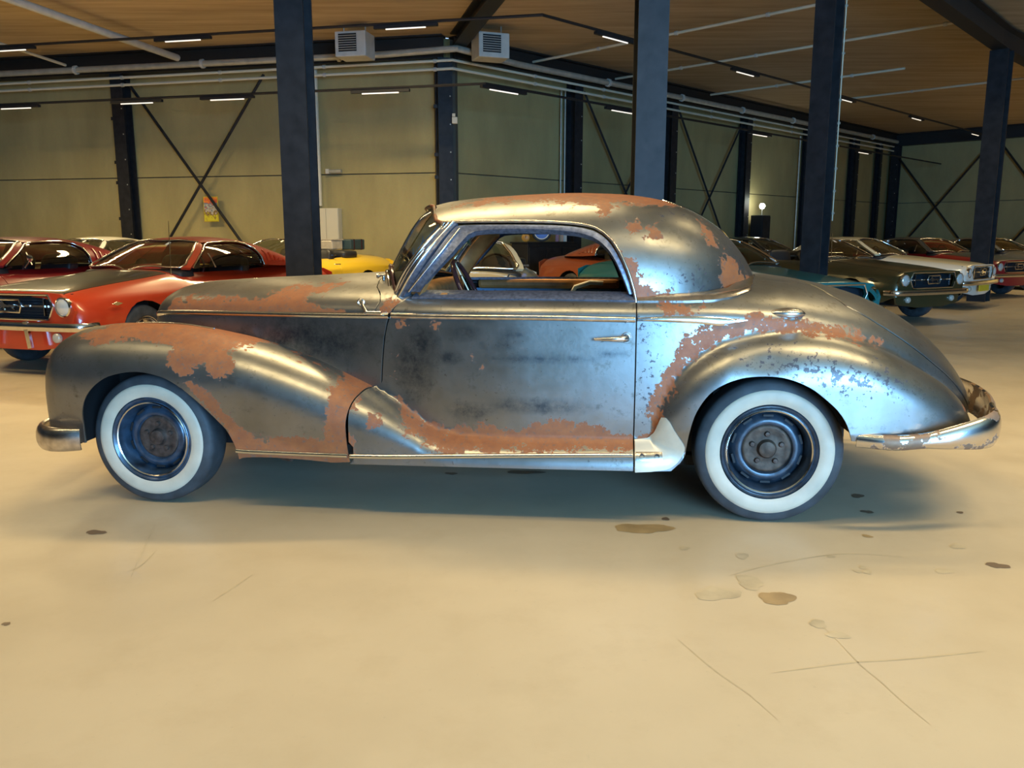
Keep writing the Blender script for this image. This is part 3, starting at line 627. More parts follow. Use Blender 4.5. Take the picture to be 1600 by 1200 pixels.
# seats
def rounded(mb, c, d, r=.06, tilt=0, n=4):
    """soft box: superellipsoid"""
    vs = []; NU, NV = 24, 14; e = .35
    f = lambda v, p: math.copysign(abs(v)**p, v)
    Rm = Matrix.Rotation(tilt, 3, 'Y')
    for j in range(NV+1):
        b = -H+PI*j/NV
        for i in range(NU):
            a = 2*PI*i/NU
            p = Vector((f(math.cos(b), e)*f(math.cos(a), e)*d[0]/2, f(math.cos(b), e)*f(math.sin(a), e)*d[1]/2, f(math.sin(b), e)*d[2]/2))
            vs.append(Vector(c)+Rm @ p)
    fs = [(j*NU+i, j*NU+(i+1) % NU, (j+1)*NU+(i+1) % NU, (j+1)*NU+i) for j in range(NV) for i in range(NU)]
    return mb.add(vs, fs, True)
for yy in (-.37, .37):
    b = MB(); rounded(b, (1.95, yy, .71), (.16, .62, .50), tilt=.18); sb = b.build('seat_back', M['seat'], car)
    for k in range(-3, 4): MB().tube([(1.855, yy+k*.08, .55), (1.875, yy+k*.08, .73), (1.915, yy+k*.08, .90)], .008, 6).build('pleat', M['seat'], sb)
    b = MB(); rounded(b, (1.70, yy, .50), (.55, .64, .18)); b.build('seat_cushion', M['seat'], car)
b = MB(); rounded(b, (2.50, 0, .80), (.16, 1.20, .44), tilt=.15); b.build('rear_seat', M['seat'], car, label='blue rear bench seat')
for s in (-1, 1):
    MB().box((1.80, s*.675, 1.002), (.88, .05, .06)).build('door_trim', M['wood'], car, bevel=.02)
    dc = MB().box((1.80, s*.685, .74), (.90, .03, .47)).build('door_card', M['seat'], car)
    for k in range(12): MB().tube([(1.40+k*.072, s*.668, .56), (1.40+k*.072, s*.668, .965)], .010, 6).build('pleat', M['seat'], dc)
MB().tube([(1.93, .66, .92), (1.97, .64, .985), (2.06, .62, 1.015), (2.14, .62, 1.01)], .014).build('grab_strap', M['paper'], car)
d = MB(); rounded(d, (1.20, 0, .95), (.20, 1.26, .22)); d.build('dashboard', M['wood'], car)
for yy in (-.42, -.28): MB().lathe([(0, .02), (.05, .02), (.055, .0), (.055, -.04)], 20, 'x', (1.325, yy, .97)).build('gauge', M['oldchrome'], car)
# steering wheel
sw = MB(); ax = Vector((.86, 0, .42)).normalized(); cx = Vector((1.47, -.36, .99)); e1 = Vector((0, 1, 0)); e2 = ax.cross(e1).normalized()
sw.tube([cx+(e1*math.cos(a)+e2*math.sin(a))*.20 for a in np.linspace(0, 2*PI, 41)[:-1]], .0125, 8, closed=True)
w_o = sw.build('steering_wheel', M['brownpl'], car, label='dark brown steering wheel with chrome spokes')
sp = MB(); sp.tube([cx-e1*.19, cx-ax*.02, cx+e1*.19], .006, 6); sp.tube([cx-e2*.0, cx+e2*.19], .006, 6); sp.tube([cx+ax*.0, cx-ax*.30], .018, 10); sp.tube([cx+(e1*math.cos(a)+e2*math.sin(a))*.12 for a in np.linspace(0, 2*PI, 31)[:-1]], .005, 6, closed=True)
sp.build('spoke', M['chrome'], w_o)
# mirror on the windscreen, sun visor, sticker
mm = MB(); mm.lathe([(0, -.012), (.03, -.010), (.042, 0), (.045, .008), (0, .010)], 24, 'x', (1.42, -.10, 1.285)); mm.tube([(1.40, -.10, 1.29), (1.33, -.06, 1.31), (1.29, 0, 1.40)], .006); mm.build('rear_view_mirror', mat('mirror_face', (.10, .35, .33), .08, .8), car, label='round rear-view mirror')
MB().box((1.50, .30, 1.375), (.14, .42, .014), R=Matrix.Rotation(.5, 3, 'Y')).build('sun_visor', M['wood'], car)
stx = SG.pts([(1.24, 't', 1.25), (1.285, 't', 1.13), (1.245, 't', 1.10), (1.20, 't', 1.22)], -.02, 1)
MB().add([tuple(p) for p in SG.pts([(1.175, 't', 1.28), (1.19, 't', 1.19), (1.145, 't', 1.17), (1.13, 't', 1.26)], -.006, 1)], [(0, 1, 2, 3)]).build('windscreen_sticker', M['paper'], car)
# washer knob, hood catch
k = MB(); q = Vector(SH.pts([(1.03, 't', 1.1)], 0, 1)[0]); k.tube([q, q+Vector((0, 0, .02))], .008); k.tube([q+Vector((-.03, 0, .02)), q+Vector((.05, 0, .03))], .006); k.lathe([(0, -.008), (.012, -.006), (.012, .006), (0, .008)], 12, 'x', tuple(q+Vector((-.03, 0, .02)))); k.build('wiper_spindle', M['oldchrome'], car)
p0 = Vector(SH.pts([(1.10, .935)], .018, 1)[0]); p1 = Vector(SH.pts([(1.03, .933)], .030, 1)[0]); p2 = Vector(SH.pts([(.99, .972)], .02, 1)[0])
k = MB(); k.tube([p0, p1], .010); k.tube([p1, (p1+p2)/2, p2], [.009, .007, .006]); k.tube([p2+Vector((math.cos(a)*.014, -.002, math.sin(a)*.014)) for a in np.linspace(0, 2*PI, 13)[:-1]], .005, 6, closed=True); k.build('hood_catch', M['chrome'], car, label='chrome bonnet catch lever')
# --- wheels
def wheel(x, y, z, sc, s, steer=0, blue=True, lab=None):
    root = empty('wheel', (x, y, z), steer); root.parent = car
    if lab: root['label'] = lab
    f = -s   # outward direction
    def L(prof, n, m, nm, par=root, **kw): return MB().lathe([(r*sc, h*f*sc) for r, h in prof], n, 'y').build(nm, m, par, **kw)
    R = .333
    ty = L([(.218, -.10), (.25, -.098), (.29, -.094), (.318, -.080), (.331, -.055), (R, -.03), (R, .03), (.332, .060), (.327, .076), (.312, .087), (.292, .091), (.286, .093), (.25, .096), (.219, .088), (.214, .07)], 72, M['rubber'], 'tyre')
    L([(.2855, .0935), (.283, .097), (.27, .1005), (.25, .1015), (.232, .099), (.220, .093)], 72, M['white_rubber'], 'whitewall')
    for hh in (-.045, -.015, .015, .045): pass
    RM = M['bluerim'] if blue else M['darkrim']
    rim = L([(.2195, .088), (.214, .094), (.208, .090), (.202, .084), (.197, .088), (.188, .088), (.182, .070), (.176, .050), (.172, .030), (.168, -.02), (.14, -.03)], 72, RM, 'rim')
    L([(.196, .0885), (.192, .0925), (.187, .0885)], 72, M['chrome'], 'rim_ring')
    disc = L([(.172, .000), (.160, .020), (.145, .034), (.130, .040), (.117, .036), (.112, .022), (.106, .018), (.09, .020), (.075, .022)], 64, RM, 'wheel_disc')
    hub = L([(.113, .019), (.108, .026), (.100, .028), (.085, .024), (.06, .024), (.045, .026), (.040, .034), (.036, .046), (.022, .050), (0, .050)], 48, M['rustyrim'] if not blue else M['rustdark'], 'hub')
    for k in range(5):
        a = PI/2+2*PI*k/5
        MB().lathe([(0, .036*f*sc), (.010*sc, .035*f*sc), (.014*sc, .026*f*sc), (.014*sc, .018*f*sc)], 8, 'y', (math.cos(a)*.069*sc, 0, math.sin(a)*.069*sc)).build('lug_nut', M['rustdark'], hub)
    for k in range(10):
        a = 2*PI*(k+.5)/10; b_ = MB()
        b_.box((math.cos(a)*.156*sc, .026*f*sc, math.sin(a)*.156*sc), (.010, .006, .045), R=Matrix.Rotation(-a, 3, 'Y')).build('vent_slot', M['black'], disc)
    return root
wheel(-.035, -.705, .320, .953, 1, R_(-4), True, 'front whitewall wheel with blue painted rim')
wheel(2.885, -.705, .333, 1.0, 1, 0, False, 'rear whitewall wheel with rusty hub and five lug nuts')
wheel(.0, .705, .320, .953, -1, R_(-4), True); wheel(2.885, .705, .333, 1.0, -1, 0, False)
# ================================================================== the hall
P0 = Vector((-1.34, 18.0, 0)); P1 = Vector((15.3, 34.6, 0)); P2 = Vector((30, 19.9, 0)); P3 = Vector((30, -8, 0)); P4 = Vector((-16, -8, 0)); P5 = Vector((-16, 21.25, 0))
CEIL = 5.3; WT = 4.84
def concrete(name, c, scale=1.2, bump=.15, vert=True):
    m = bpy.data.materials.new(name); m.use_nodes = True; nt = m.node_tree; L = nt.links.new; b = nt.nodes['Principled BSDF']
    tc = node(nt, 'ShaderNodeTexCoord'); mp = node(nt, 'ShaderNodeMapping'); L(tc.outputs['Object'], mp.inputs[0])
    mp.inputs['Scale'].default_value = (1, 1, .35) if vert else (1, 1, 1)
    n = node(nt, 'ShaderNodeTexNoise', Scale=scale, Detail=8.0, Roughness=.6); L(mp.outputs[0], n.inputs['Vector'])
    n2 = node(nt, 'ShaderNodeTexNoise', Scale=26.0, Detail=5.0, Roughness=.7); L(tc.outputs['Object'], n2.inputs['Vector'])
    x = node(nt, 'ShaderNodeMix', data_type='RGBA'); r = node(nt, 'ShaderNodeMapRange'); L(n.outputs['Fac'], r.inputs[0]); r.inputs[1].default_value = .3; r.inputs[2].default_value = .7
    L(r.outputs[0], x.inputs[0]); x.inputs[6].default_value = (*[q*.80 for q in c], 1); x.inputs[7].default_value = (*[q*1.12 for q in c], 1)
    y = node(nt, 'ShaderNodeMix', data_type='RGBA', blend_type='MULTIPLY'); y.inputs[0].default_value = .22; L(x.outputs[2], y.inputs[6]); L(n2.outputs['Color'], y.inputs[7]); L(y.outputs[2], b.inputs['Base Color'])
    b.inputs['Roughness'].default_value = .75
    bp = node(nt, 'ShaderNodeBump', Strength=bump, Distance=.01); L(n2.outputs['Fac'], bp.inputs['Height']); L(bp.outputs[0], b.inputs['Normal'])
    return m
def floor_mat():
    m = bpy.data.materials.new('polished_concrete'); m.use_nodes = True; nt = m.node_tree; L = nt.links.new; b = nt.nodes['Principled BSDF']
    tc = node(nt, 'ShaderNodeTexCoord'); P = tc.outputs['Object']
    def nz(s, d, ro=.6, sc=None):
        n = node(nt, 'ShaderNodeTexNoise', Scale=s, Detail=float(d), Roughness=ro)
        if sc: mp = node(nt, 'ShaderNodeMapping'); mp.inputs['Scale'].default_value = sc; mp.inputs['Rotation'].default_value = (0, 0, .5); L(P, mp.inputs[0]); L(mp.outputs[0], n.inputs['Vector'])
        else: L(P, n.inputs['Vector'])
        return n.outputs['Fac']
    def rng(v, a, b_, c=0., d=1.):
        n = node(nt, 'ShaderNodeMapRange'); L(v, n.inputs[0])
        for i, q in enumerate((a, b_, c, d)): n.inputs[i+1].default_value = q
        return n.outputs[0]
    def mixc(f, a, c):
        n = node(nt, 'ShaderNodeMix', data_type='RGBA'); L(f, n.inputs[0])
        for k, v in ((6, a), (7, c)):
            if hasattr(v, 'links'): L(v, n.inputs[k])
            else: n.inputs[k].default_value = (*v, 1)
        return n.outputs[2]
    c = mixc(rng(nz(.55, 6), .32, .68), (.47, .385, .265), (.58, .485, .345))
    c = mixc(rng(nz(3.5, 8, .7), .50, .75, 0, .45), c, (.44, .35, .23))
    c = mixc(rng(nz(45, 3, .6), .66, .75, 0, .35), c, (.40, .34, .25))
    c = mixc(rng(nz(2.2, 5, .75, (1, .06, 1)), .66, .70, 0, .22), c, (.36, .31, .24))
    L(c, b.inputs['Base Color']); L(rng(nz(2.5, 6), .3, .7, .28, .46), b.inputs['Roughness'])
    b.inputs['Specular IOR Level'].default_value = .35
    bp = node(nt, 'ShaderNodeBump', Strength=.05, Distance=.01); L(nz(9, 5), bp.inputs['Height']); L(bp.outputs[0], b.inputs['Normal'])
    return m
def ceil_mat():
    m = bpy.data.materials.new('wood_wool_ceiling'); m.use_nodes = True; nt = m.node_tree; L = nt.links.new; b = nt.nodes['Principled BSDF']
    tc = node(nt, 'ShaderNodeTexCoord'); mp = node(nt, 'ShaderNodeMapping'); L(tc.outputs['Object'], mp.inputs[0]); mp.inputs['Rotation'].default_value = (0, 0, PI/4); mp.inputs['Scale'].default_value = (.25, 3.2, 1)
    n = node(nt, 'ShaderNodeTexNoise', Scale=1.6, Detail=6.0, Roughness=.65); L(mp.outputs[0], n.inputs['Vector'])
    x = node(nt, 'ShaderNodeMix', data_type='RGBA'); r = node(nt, 'ShaderNodeMapRange'); L(n.outputs['Fac'], r.inputs[0]); r.inputs[1].default_value = .3; r.inputs[2].default_value = .7; L(r.outputs[0], x.inputs[0])
    x.inputs[6].default_value = (.34, .25, .14, 1); x.inputs[7].default_value = (.55, .43, .26, 1); L(x.outputs[2], b.inputs['Base Color']); b.inputs['Roughness'].default_value = .8
    return m
M['wall'] = concrete('precast_concrete', (.41, .345, .15)); M['joint'] = mat('dark_wall_base', (.10, .09, .07), .9)  # 'joint' is the dark wall base, showing in the gaps between panels
M['post'] = mat('black_painted_steel', (.020, .021, .024), .5, .0, var=.3, scale=7, bump=.05)
M['post'].node_tree.nodes['Principled BSDF'].inputs['Specular IOR Level'].default_value = .22
M['postbeam'] = mat('dark_beam_paint', (.018, .018, .018), .55, .1)
M['galv'] = mat('galvanised_pipe', (.42, .42, .36), .4, .35, var=.15)
M['pvc'] = mat('cream_conduit', (.62, .58, .44), .45)
M['led'] = mat('led_tube', (1, 1, 1), .5, emit=(1.0, .88, .70), es=1.0)
M['grey'] = mat('grey_enamel', (.50, .50, .45), .5, var=.1)

fl = MB(); fl.add([(p.x, p.y, 0) for p in (P4, P3, P2, P1, P0, P5)]+[(p.x, p.y, -.2) for p in (P4, P3, P2, P1, P0, P5)], [(0, 1, 2, 3, 4, 5), (11, 10, 9, 8, 7, 6)]+[(i, i+6, (i+1) % 6+6, (i+1) % 6) for i in range(6)])
floor = fl.build('floor', floor_mat(), None, kind='structure')
cl = MB(); cl.add([(p.x, p.y, CEIL) for p in (P4, P3, P2, P1, P0, P5)]+[(p.x, p.y, CEIL+.2) for p in (P4, P3, P2, P1, P0, P5)], [(0, 1, 2, 3, 4, 5), (11, 10, 9, 8, 7, 6)]+[(i, i+6, (i+1) % 6+6, (i+1) % 6) for i in range(6)])
cl.build('ceiling', ceil_mat(), None, kind='structure')
def wall(name, a, b, cuts, inward, panels=True):
    d = (b-a); Ln = d.length; d.normalize(); n = Vector(inward).normalized(); ang = math.atan2(d.y, d.x)
    mid = (a+b)/2-n*.18
    m_ = MB(); m_.box((mid.x, mid.y, CEIL/2), (Ln+.3, .2, CEIL), rz=ang); w_ = m_.build(name, M['joint'], None, kind='structure')
    if panels:
        cs = [0]+cuts+[Ln]
        for i in range(len(cs)-1):
            for z0, z1 in ((0, 2.62), (2.62, CEIL)):
                l = cs[i+1]-cs[i]-.02; c = a+d*((cs[i]+cs[i+1])/2)-n*.05
                MB().box((c.x, c.y, (z0+z1)/2), (l, .09, z1-z0-.02), rz=ang).build('concrete_panel', M['wall'], w_, bevel=.008)
    return w_, d, n, Ln
nL = Vector((-.217, -.976, 0)); nR = Vector((.7071, -.7071, 0)); nE = Vector((-.7071, -.7071, 0))
dL = (P5-P0).normalized(); dR = (P1-P0).normalized(); dE = (P2-P1).normalized()
cutL = [3.30, 7.55, 11.6]; cutR = [(y-18)*1.4142 for y in (20.7, 23.5, 26.3, 29.2, 31.8)]; cutE = [3.75, 7.5, 11.3, 15.5]
wall('wall_left', P0, P5, cutL, nL); wall('wall_right', P0, P1, cutR, nR); wall('wall_end', P1, P2, cutE, nE)
wall('wall_side', P4, P5, [], (1, 0, 0), False); wall('wall_far_side', P3, P2, [], (-1, 0, 0), False)
bw = MB()      # wall behind the photographer with the roller-door opening x 1.4..9, z 0..4.3
bw.box((-7.35, -8.2, CEIL/2), (17.5, .2, CEIL)); bw.box((19.5, -8.2, CEIL/2), (21.0, .2, CEIL)); bw.box((5.2, -8.2, 4.8), (7.6, .2, 1.0))
bw.build('wall_back', M['joint'], None, kind='structure')
# perimeter beams
def hsec(mb, a, b, w_, h, tf=.018, tw=.012, up=(0, 0, 1)):
    """H/I-section bar from a to b"""
    a = Vector(a); b = Vector(b); t = (b-a).normalized(); u = Vector(up); s_ = t.cross(u).normalized(); u = s_.cross(t); Ln = (b-a).length; mid = (a+b)/2
    R = Matrix((s_, t, u)).transposed()
    for k in (-1, 1): mb.box(mid+u*(k*(h/2-tf/2)), (w_, Ln, tf), R=R)
    mb.box(mid, (tw, Ln, h-2*tf), R=R); return mb
for i, (a, b, n) in enumerate(((P0, P5, nL), (P0, P1, nR), (P1, P2, nE))):
    o = n*.22; z = Vector((0, 0, 5.07))
    hsec(MB(), a+o+z, b+o+z, .3, .46, .03, .02).build('trim_%d' % (i+1), M['postbeam'], None, kind='structure')
# I-columns along the walls
def column(name, p, n, z1, size, label, group=None, flip=False, bolts=True, brackets=False, z0=0):
    root = empty(name, (p.x, p.y, 0), math.atan2(n.y, n.x), label=label, cat='column', group=group)
    mb = MB(); hsec(mb, (0, 0, z0), (0, 0, z1), size, size, .024, .016, up=(1, 0, 0)); mb.build('profile', M['post'], root)
    if bolts: MB().box((0, 0, .012), (size+.14, size+.14, .024)).build('base_plate', M['post'], root)
    if bolts:
        z = .8; 
        while z < z1-.3:
            MB().lathe([(0, .012), (.012, .012), (.016, 0)], 6, 'x', (size/2, size*.33, z)).build('bolt', M['galv'], root); z += .55
    if brackets:
        for z in (1.7, 2.5, 2.95, 3.9):
            MB().box((size*.3, -size*.5-.04, z), (.02, .08, .07)).build('bracket', M['post'], root)
    return root
gW_ = 'wall columns'
lc = ['black wall column left of the diagonal braces and poster', 'black wall column behind the front left post', 'black corner column where the two concrete walls meet', 'black wall column at the far left edge of the wall']
for i, s_ in enumerate((7.55, 3.30, 0.0, 11.6)):
    p = P0+dL*s_+nL*(.18 if s_ else .25); column('wall_column', p, nL if s_ else (nL+nR).normalized(), WT, .30, lc[i], gW_, brackets=True)
rc = ['black wall column beside the twin vertical conduits above the coupe roof', 'black wall column partly hidden, showing just right of the central post', 'black wall column left of the small bright lamp', 'black wall column with a pale conduit, right of the bright lamp', 'slim black wall column just right of the thick dark post', 'slim black column one bay before the far corner']
for i, y in enumerate((20.7, 23.5, 26.3, 29.2, 31.8, 33.4)):
    p = P0+dR*((y-18)*1.4142)+nR*.18; column('wall_column', p, nR, WT, .28 if i < 5 else .2, rc[i], gW_)
column('wall_column', P1+(nR+nE).normalized()*.4, nE, WT, .30, 'black corner column at the far end of the hall', gW_)
for s_ in (7.5,): column('wall_column', P1+dE*s_+nE*.18, nE, WT, .28, 'black wall column on the far end wall behind the rightmost post', gW_)
# diagonal braces
def braces(a, b, n, lab, ztop=4.7, zbot=.15, off=.22):
    for k, (z0, z1) in enumerate(((ztop, zbot), (zbot, ztop))):
        A = Vector(a)+n*(off+.02*k); B = Vector(b)+n*(off+.02*k); A.z = z0; B.z = z1; t = (B-A).normalized()
        R = Matrix((t.cross(n), n, -t)).transposed() if False else None
        mb = MB(); mb.tube([A, B], .035, 4, flat=1.0); o = mb.build('wall_brace', M['post'], None, label='black diagonal brace '+('falling' if k == 0 else 'rising')+' to the right '+lab, cat='brace', group='diagonal wall braces')
bL = lambda s_: P0+dL*s_
braces(bL(7.35), bL(4.0), nL, 'on the left wall by the poster'); 
bR = lambda y: P0+dR*((y-18)*1.4142)
braces(bR(20.9), bR(23.3), nR, 'above the coupe roof'); braces(bR(23.7), bR(26.1), nR, 'between central post and bright lamp')
bE = lambda s_: P1+dE*s_
braces(bE(.15), bE(3.7), nE, 'on the far end wall, first bay', off=.3); braces(bE(4.0), bE(7.4), nE, 'on the far end wall, at the right edge', off=.3)
# free-standing columns
fp = [('thick black steel post left of centre, behind the coupe bonnet', (-2.03, 8.2), 20, .27), ('thick black steel post behind the coupe roof, blue daylight on its face', (1.225, 7.75), 205, .265),
      ('thick dark steel post with a clipped cable, behind the teal car', (4.08, 11.35), 160, .27), ('thick dark steel post at the right, behind the row of cars', (9.5, 17.0), 160, .34)]
cols = []
for lab, (x, y), a, s_ in fp:
    r = column('steel_post', Vector((x, y, 0)), Vector((math.cos(R_(a-115)), math.sin(R_(a-115)), 0)), 4.84, s_, lab, 'free-standing steel posts', bolts=False); cols.append(r)
q = cols[2]; mb = MB(); mb.tube([(.15, -.145, 1.5), (.15, -.145, 4.8)], .008, 6); mb.build('cable', M['pvc'], q)
for k in range(11): MB().lathe([(0, -.012), (.02, -.01), (.02, .01), (0, .012)], 8, 'x', (.155, -.145, 1.6+k*.29)).build('cable_clip', M['galv'], q)
# beams over the posts
def beam(a, b, lab, z=5.05, w_=.28, h=.42):
    A = Vector((a[0], a[1], 0)); B = Vector((b[0], b[1], 0)); r = empty('roof_beam', (A.x, A.y, z), 0, label=lab, cat='beam', group='roof beams')
    hsec(MB(), (0, 0, 0), B-A, w_, h, .025, .015).build('profile', M['postbeam'], r)
beam((1.27, 7.75), (-1.1, 17.6), 'dark roof beam running from the wall corner towards the central post', z=5.14, h=.30)
beam((9.5, 17.0), (19.0, 26.5), 'dark roof beam over the post at the right edge'); beam((1.27, 7.75), (9.5, 17.0), 'dark roof beam carried by the right-hand posts')
beam((-2.09, 8.2), (-15.8, 11.2), 'dark roof beam carried by the left-hand post')
# pipes along the walls
def run(pts, r, name, m, lab, cat='pipe', n=10, collars=None, grp=None):
    root = empty(name, tuple(pts[0]), 0, label=lab, cat=cat, group=grp); o = Vector(pts[0])
    MB().tube([Vector(p)-o for p in pts], r, n).build('pipe_run', m, root)
    if collars:
        for i in range(len(pts)-1):
            a = Vector(pts[i]); b = Vector(pts[i+1]); L_ = (b-a).length; t = (b-a).normalized(); k = collars
            while k < L_ and i in range(len(pts)-1):
                c = a+t*k-o; MB().tube([c-t*.03, c+t*.03], r*1.5, 8).build('pipe_clip', M['grey'], root); k += collars
    return root
def wl(s_, off, z): v = P0+dL*s_+nL*off; v.z = z; return v
def wr(y, off, z): v = P0+dR*((y-18)*1.4142)+nR*off; v.z = z; return v
cor = lambda off, z: Vector((P0.x+(nL+nR).normalized().x*off*1.12, P0.y+(nL+nR).normalized().y*off*1.12, z))
run([wl(14.5, .39, 4.70), cor(.50, 4.76), wr(34, .39, 4.76)], .028, 'conduit', M['pvc'], 'upper cream conduit running along both concrete walls', collars=2.4, grp='cream wall conduits')
run([wl(14.5, .39, 4.55), cor(.50, 4.60), wr(34, .39, 4.60)], .028, 'conduit', M['pvc'], 'lower cream conduit running along both concrete walls', collars=2.4, grp='cream wall conduits')
run([wl(14.5, .62, 4.89), wl(1.2, .62, 4.90), cor(.85, 4.90), wr(19.0, .62, 4.90), wr(33.8, .62, 4.90)], .065, 'sprinkler_main', M['galv'], 'thick galvanised sprinkler main below the perimeter beam', collars=3.1)
run([wl(2.86, .17, 4.78), wl(2.86, .17, 1.95)], .055, 'downpipe', M['pvc'], 'pale vertical duct dropping to the electrical cabinet')
run([wr(20.42, .1, 4.7), wr(20.42, .1, .3)], .022, 'conduit', M['galv'], 'left one of the twin vertical conduits beside a wall column', grp='vertical conduits'); run([wr(20.52, .1, 4.7), wr(20.52, .1, .3)], .022, 'conduit', M['galv'], 'right one of the twin vertical conduits beside a wall column', grp='vertical conduits')
run([wr(28.9, .1, 4.6), wr(28.9, .1, .3)], .03, 'conduit', M['galv'], 'pale vertical conduit beside the column right of the bright lamp', grp='vertical conduits')
pe = Vector((.7071, -.7071, 0))
for k, (a, ln, z, lab) in enumerate((((.45, 19.5), 8.2, 5.12, 'slim sprinkler pipe under the ceiling, left of the central post'), ((2.55, 21.5), 7.9, 5.12, 'slim sprinkler pipe crossing the ceiling right of the central post'), ((9.3, 24.5), 5.1, 5.10, 'slim sprinkler pipe crossing the ceiling by the right-hand post'), ((5.3, 23.2), 5, 5.02, 'short sprinkler branch above the wall conduits'))):
    run([Vector((*a, z)), Vector((*a, z))+pe*ln], .028, 'sprinkler_pipe', M['pvc'], lab, grp='sprinkler branch pipes', collars=1.9)
for k, (a, b, lab) in enumerate((((-9.8, 19.2, 5.0), (-10.4, 14.0, 5.05), 'slim sprinkler pipe at the far left of the ceiling'), ((-7.1, 18.6, 5.03), (-8.3, 13.8, 5.1), 'wider duct under the ceiling above the poster'))):
    run([Vector(a), Vector(b)], .03+.04*k, 'sprinkler_pipe', M['pvc'] if k == 0 else M['grey'], lab, grp='sprinkler branch pipes')
# luminaires on black tracks
def track(pts, fix, z, labs, name_lab):
    root = empty('light_track', (*pts[0], z), 0, label=name_lab, cat='light track', group='black light tracks'); o = Vector((*pts[0], 0))
    MB().tube([Vector((*p, 0))-o for p in pts], .026, 6).build('rail', M['black'], root)
    for i, (p, ang, lab) in enumerate(zip(fix, labs[0], labs[1])):
        t = empty('track_lamp', (p[0], p[1], z-.053), ang, label=lab, cat='lamp', group='tube lamps on the black tracks')
        MB().box((0, 0, 0), (1.15, .07, .05)).build('housing', M['black'], t); MB().tube([(-.36, 0, -.033), (.36, 0, -.033)], .013, 8).build('tube', M['led'], t)
def onl(a, b, f): return (a[0]+(b[0]-a[0])*f, a[1]+(b[1]-a[1])*f)
A0, A1, A2 = (-15.0, 18.05), (.5, 14.6), (20.2, 34.2)
aL = math.atan2(A1[1]-A0[1], A1[0]-A0[0]); aR = PI/4
track([A0, A1, A2], [onl(A0, A1, .345), onl(A0, A1, .58), onl(A0, A1, .85), onl(A1, A2, .07), onl(A1, A2, .235), onl(A1, A2, .42), onl(A1, A2, .60), onl(A1, A2, .80), onl(A1, A2, .94)], 4.9,
      ([aL, aL, aL]+[aR]*6, ['tube lamp high at the left end of the ceiling', 'tube lamp high above the poster', 'tube lamp above the left fan heater', 'tube lamp high beside the central post', 'tube lamp on the ceiling right of the central post', 'tube lamp just left of the cabled post', 'tube lamp just right of the cabled post', 'small tube lamp midway to the far end wall', 'farthest small tube lamp on the upper track']), 'upper black light track hanging below the ceiling')
B0, B1, B2 = (-14.5, 19.0), (-.48, 15.66), (16.2, 32.4)
track([B0, B1, B2], [onl(B0, B1, .30), onl(B0, B1, .50), onl(B0, B1, .64), onl(B0, B1, .86), onl(B1, B2, .02), onl(B1, B2, .17), onl(B1, B2, .42), onl(B1, B2, .7)], 4.0,
      ([aL]*4+[aR]*4, ['tube lamp low on the left wall track, at the left edge', 'tube lamp on the wall track by the left column', 'tube lamp on the wall track left of the front left post', 'tube lamp on the wall track right of the front left post', 'tube lamp on the wall track just right of the corner column', 'tube lamp on the wall track left of the central post', 'tube lamp on the wall track right of the central post', 'small tube lamp on the wall track far along the right wall']), 'lower black light track following the concrete walls')
# fan heaters under the beam
for px, lab in (((-3.02, 16.9), 'cream fan heater box hanging right of the front left post'), ((-.42, 17.0), 'cream fan heater box hanging right of the corner column')):
    r = empty('fan_heater', (px[0], px[1], 4.90), R_(-12 if px[0] < -1 else 20), label=lab, cat='heater', group='hanging fan heaters')
    MB().box((0, 0, 0), (.62, .5, .46)).build('casing', M['grey'], r, bevel=.02); MB().box((-.05, -.255, .02), (.36, .02, .32)).build('grille', M['black'], r)
    for s_ in (-1, 1): MB().tube([(s_*.22, 0, .22), (s_*.22, 0, .40)], .012, 6).build('hanger', M['galv'], r)
    for k in range(7): MB().box((-.05, -.27, -.11+k*.042), (.36, .02, .008)).build('slat', M['grey'], r)
# wall fittings
ang = math.atan2(dL.y, dL.x)
c = wl(2.66, .12, 1.56); r = empty('electrical_cabinet', c, ang, label='cream electrical cabinet on the wall behind the front left post', cat='cabinet')
MB().box((0, .0, 0), (.48, .2, .68)).build('casing', M['pvc'], r, bevel=.01)
for k, (x, w_) in enumerate(((.14, .19), (-.10, .27))): MB().box((x, .11, 0), (w_, .02, .66)).build('door', M['pvc'], r, bevel=.004)
c = wl(2.52, .1, 2.68); r = empty('emergency_light', c, ang, label='small grey emergency light on the wall above the electrical cabinet', cat='lamp'); MB().tube([(-.16, 0, 0), (.12, 0, 0)], .045, 12).build('tube', M['galv'], r); MB().box((.16, -.02, 0), (.08, .1, .1)).build('mount', M['grey'], r)
c = P0+(nL+nR).normalized()*.42; r = empty('junction_box', (c.x+.06, c.y, 3.62), 0, label='small cream junction box on the corner column', cat='junction box'); MB().box((0, 0, 0), (.11, .08, .13)).build('casing', M['pvc'], r, bevel=.008); MB().box((-.02, -.01, .1), (.06, .06, .06)).build('sensor', M['pvc'], r)
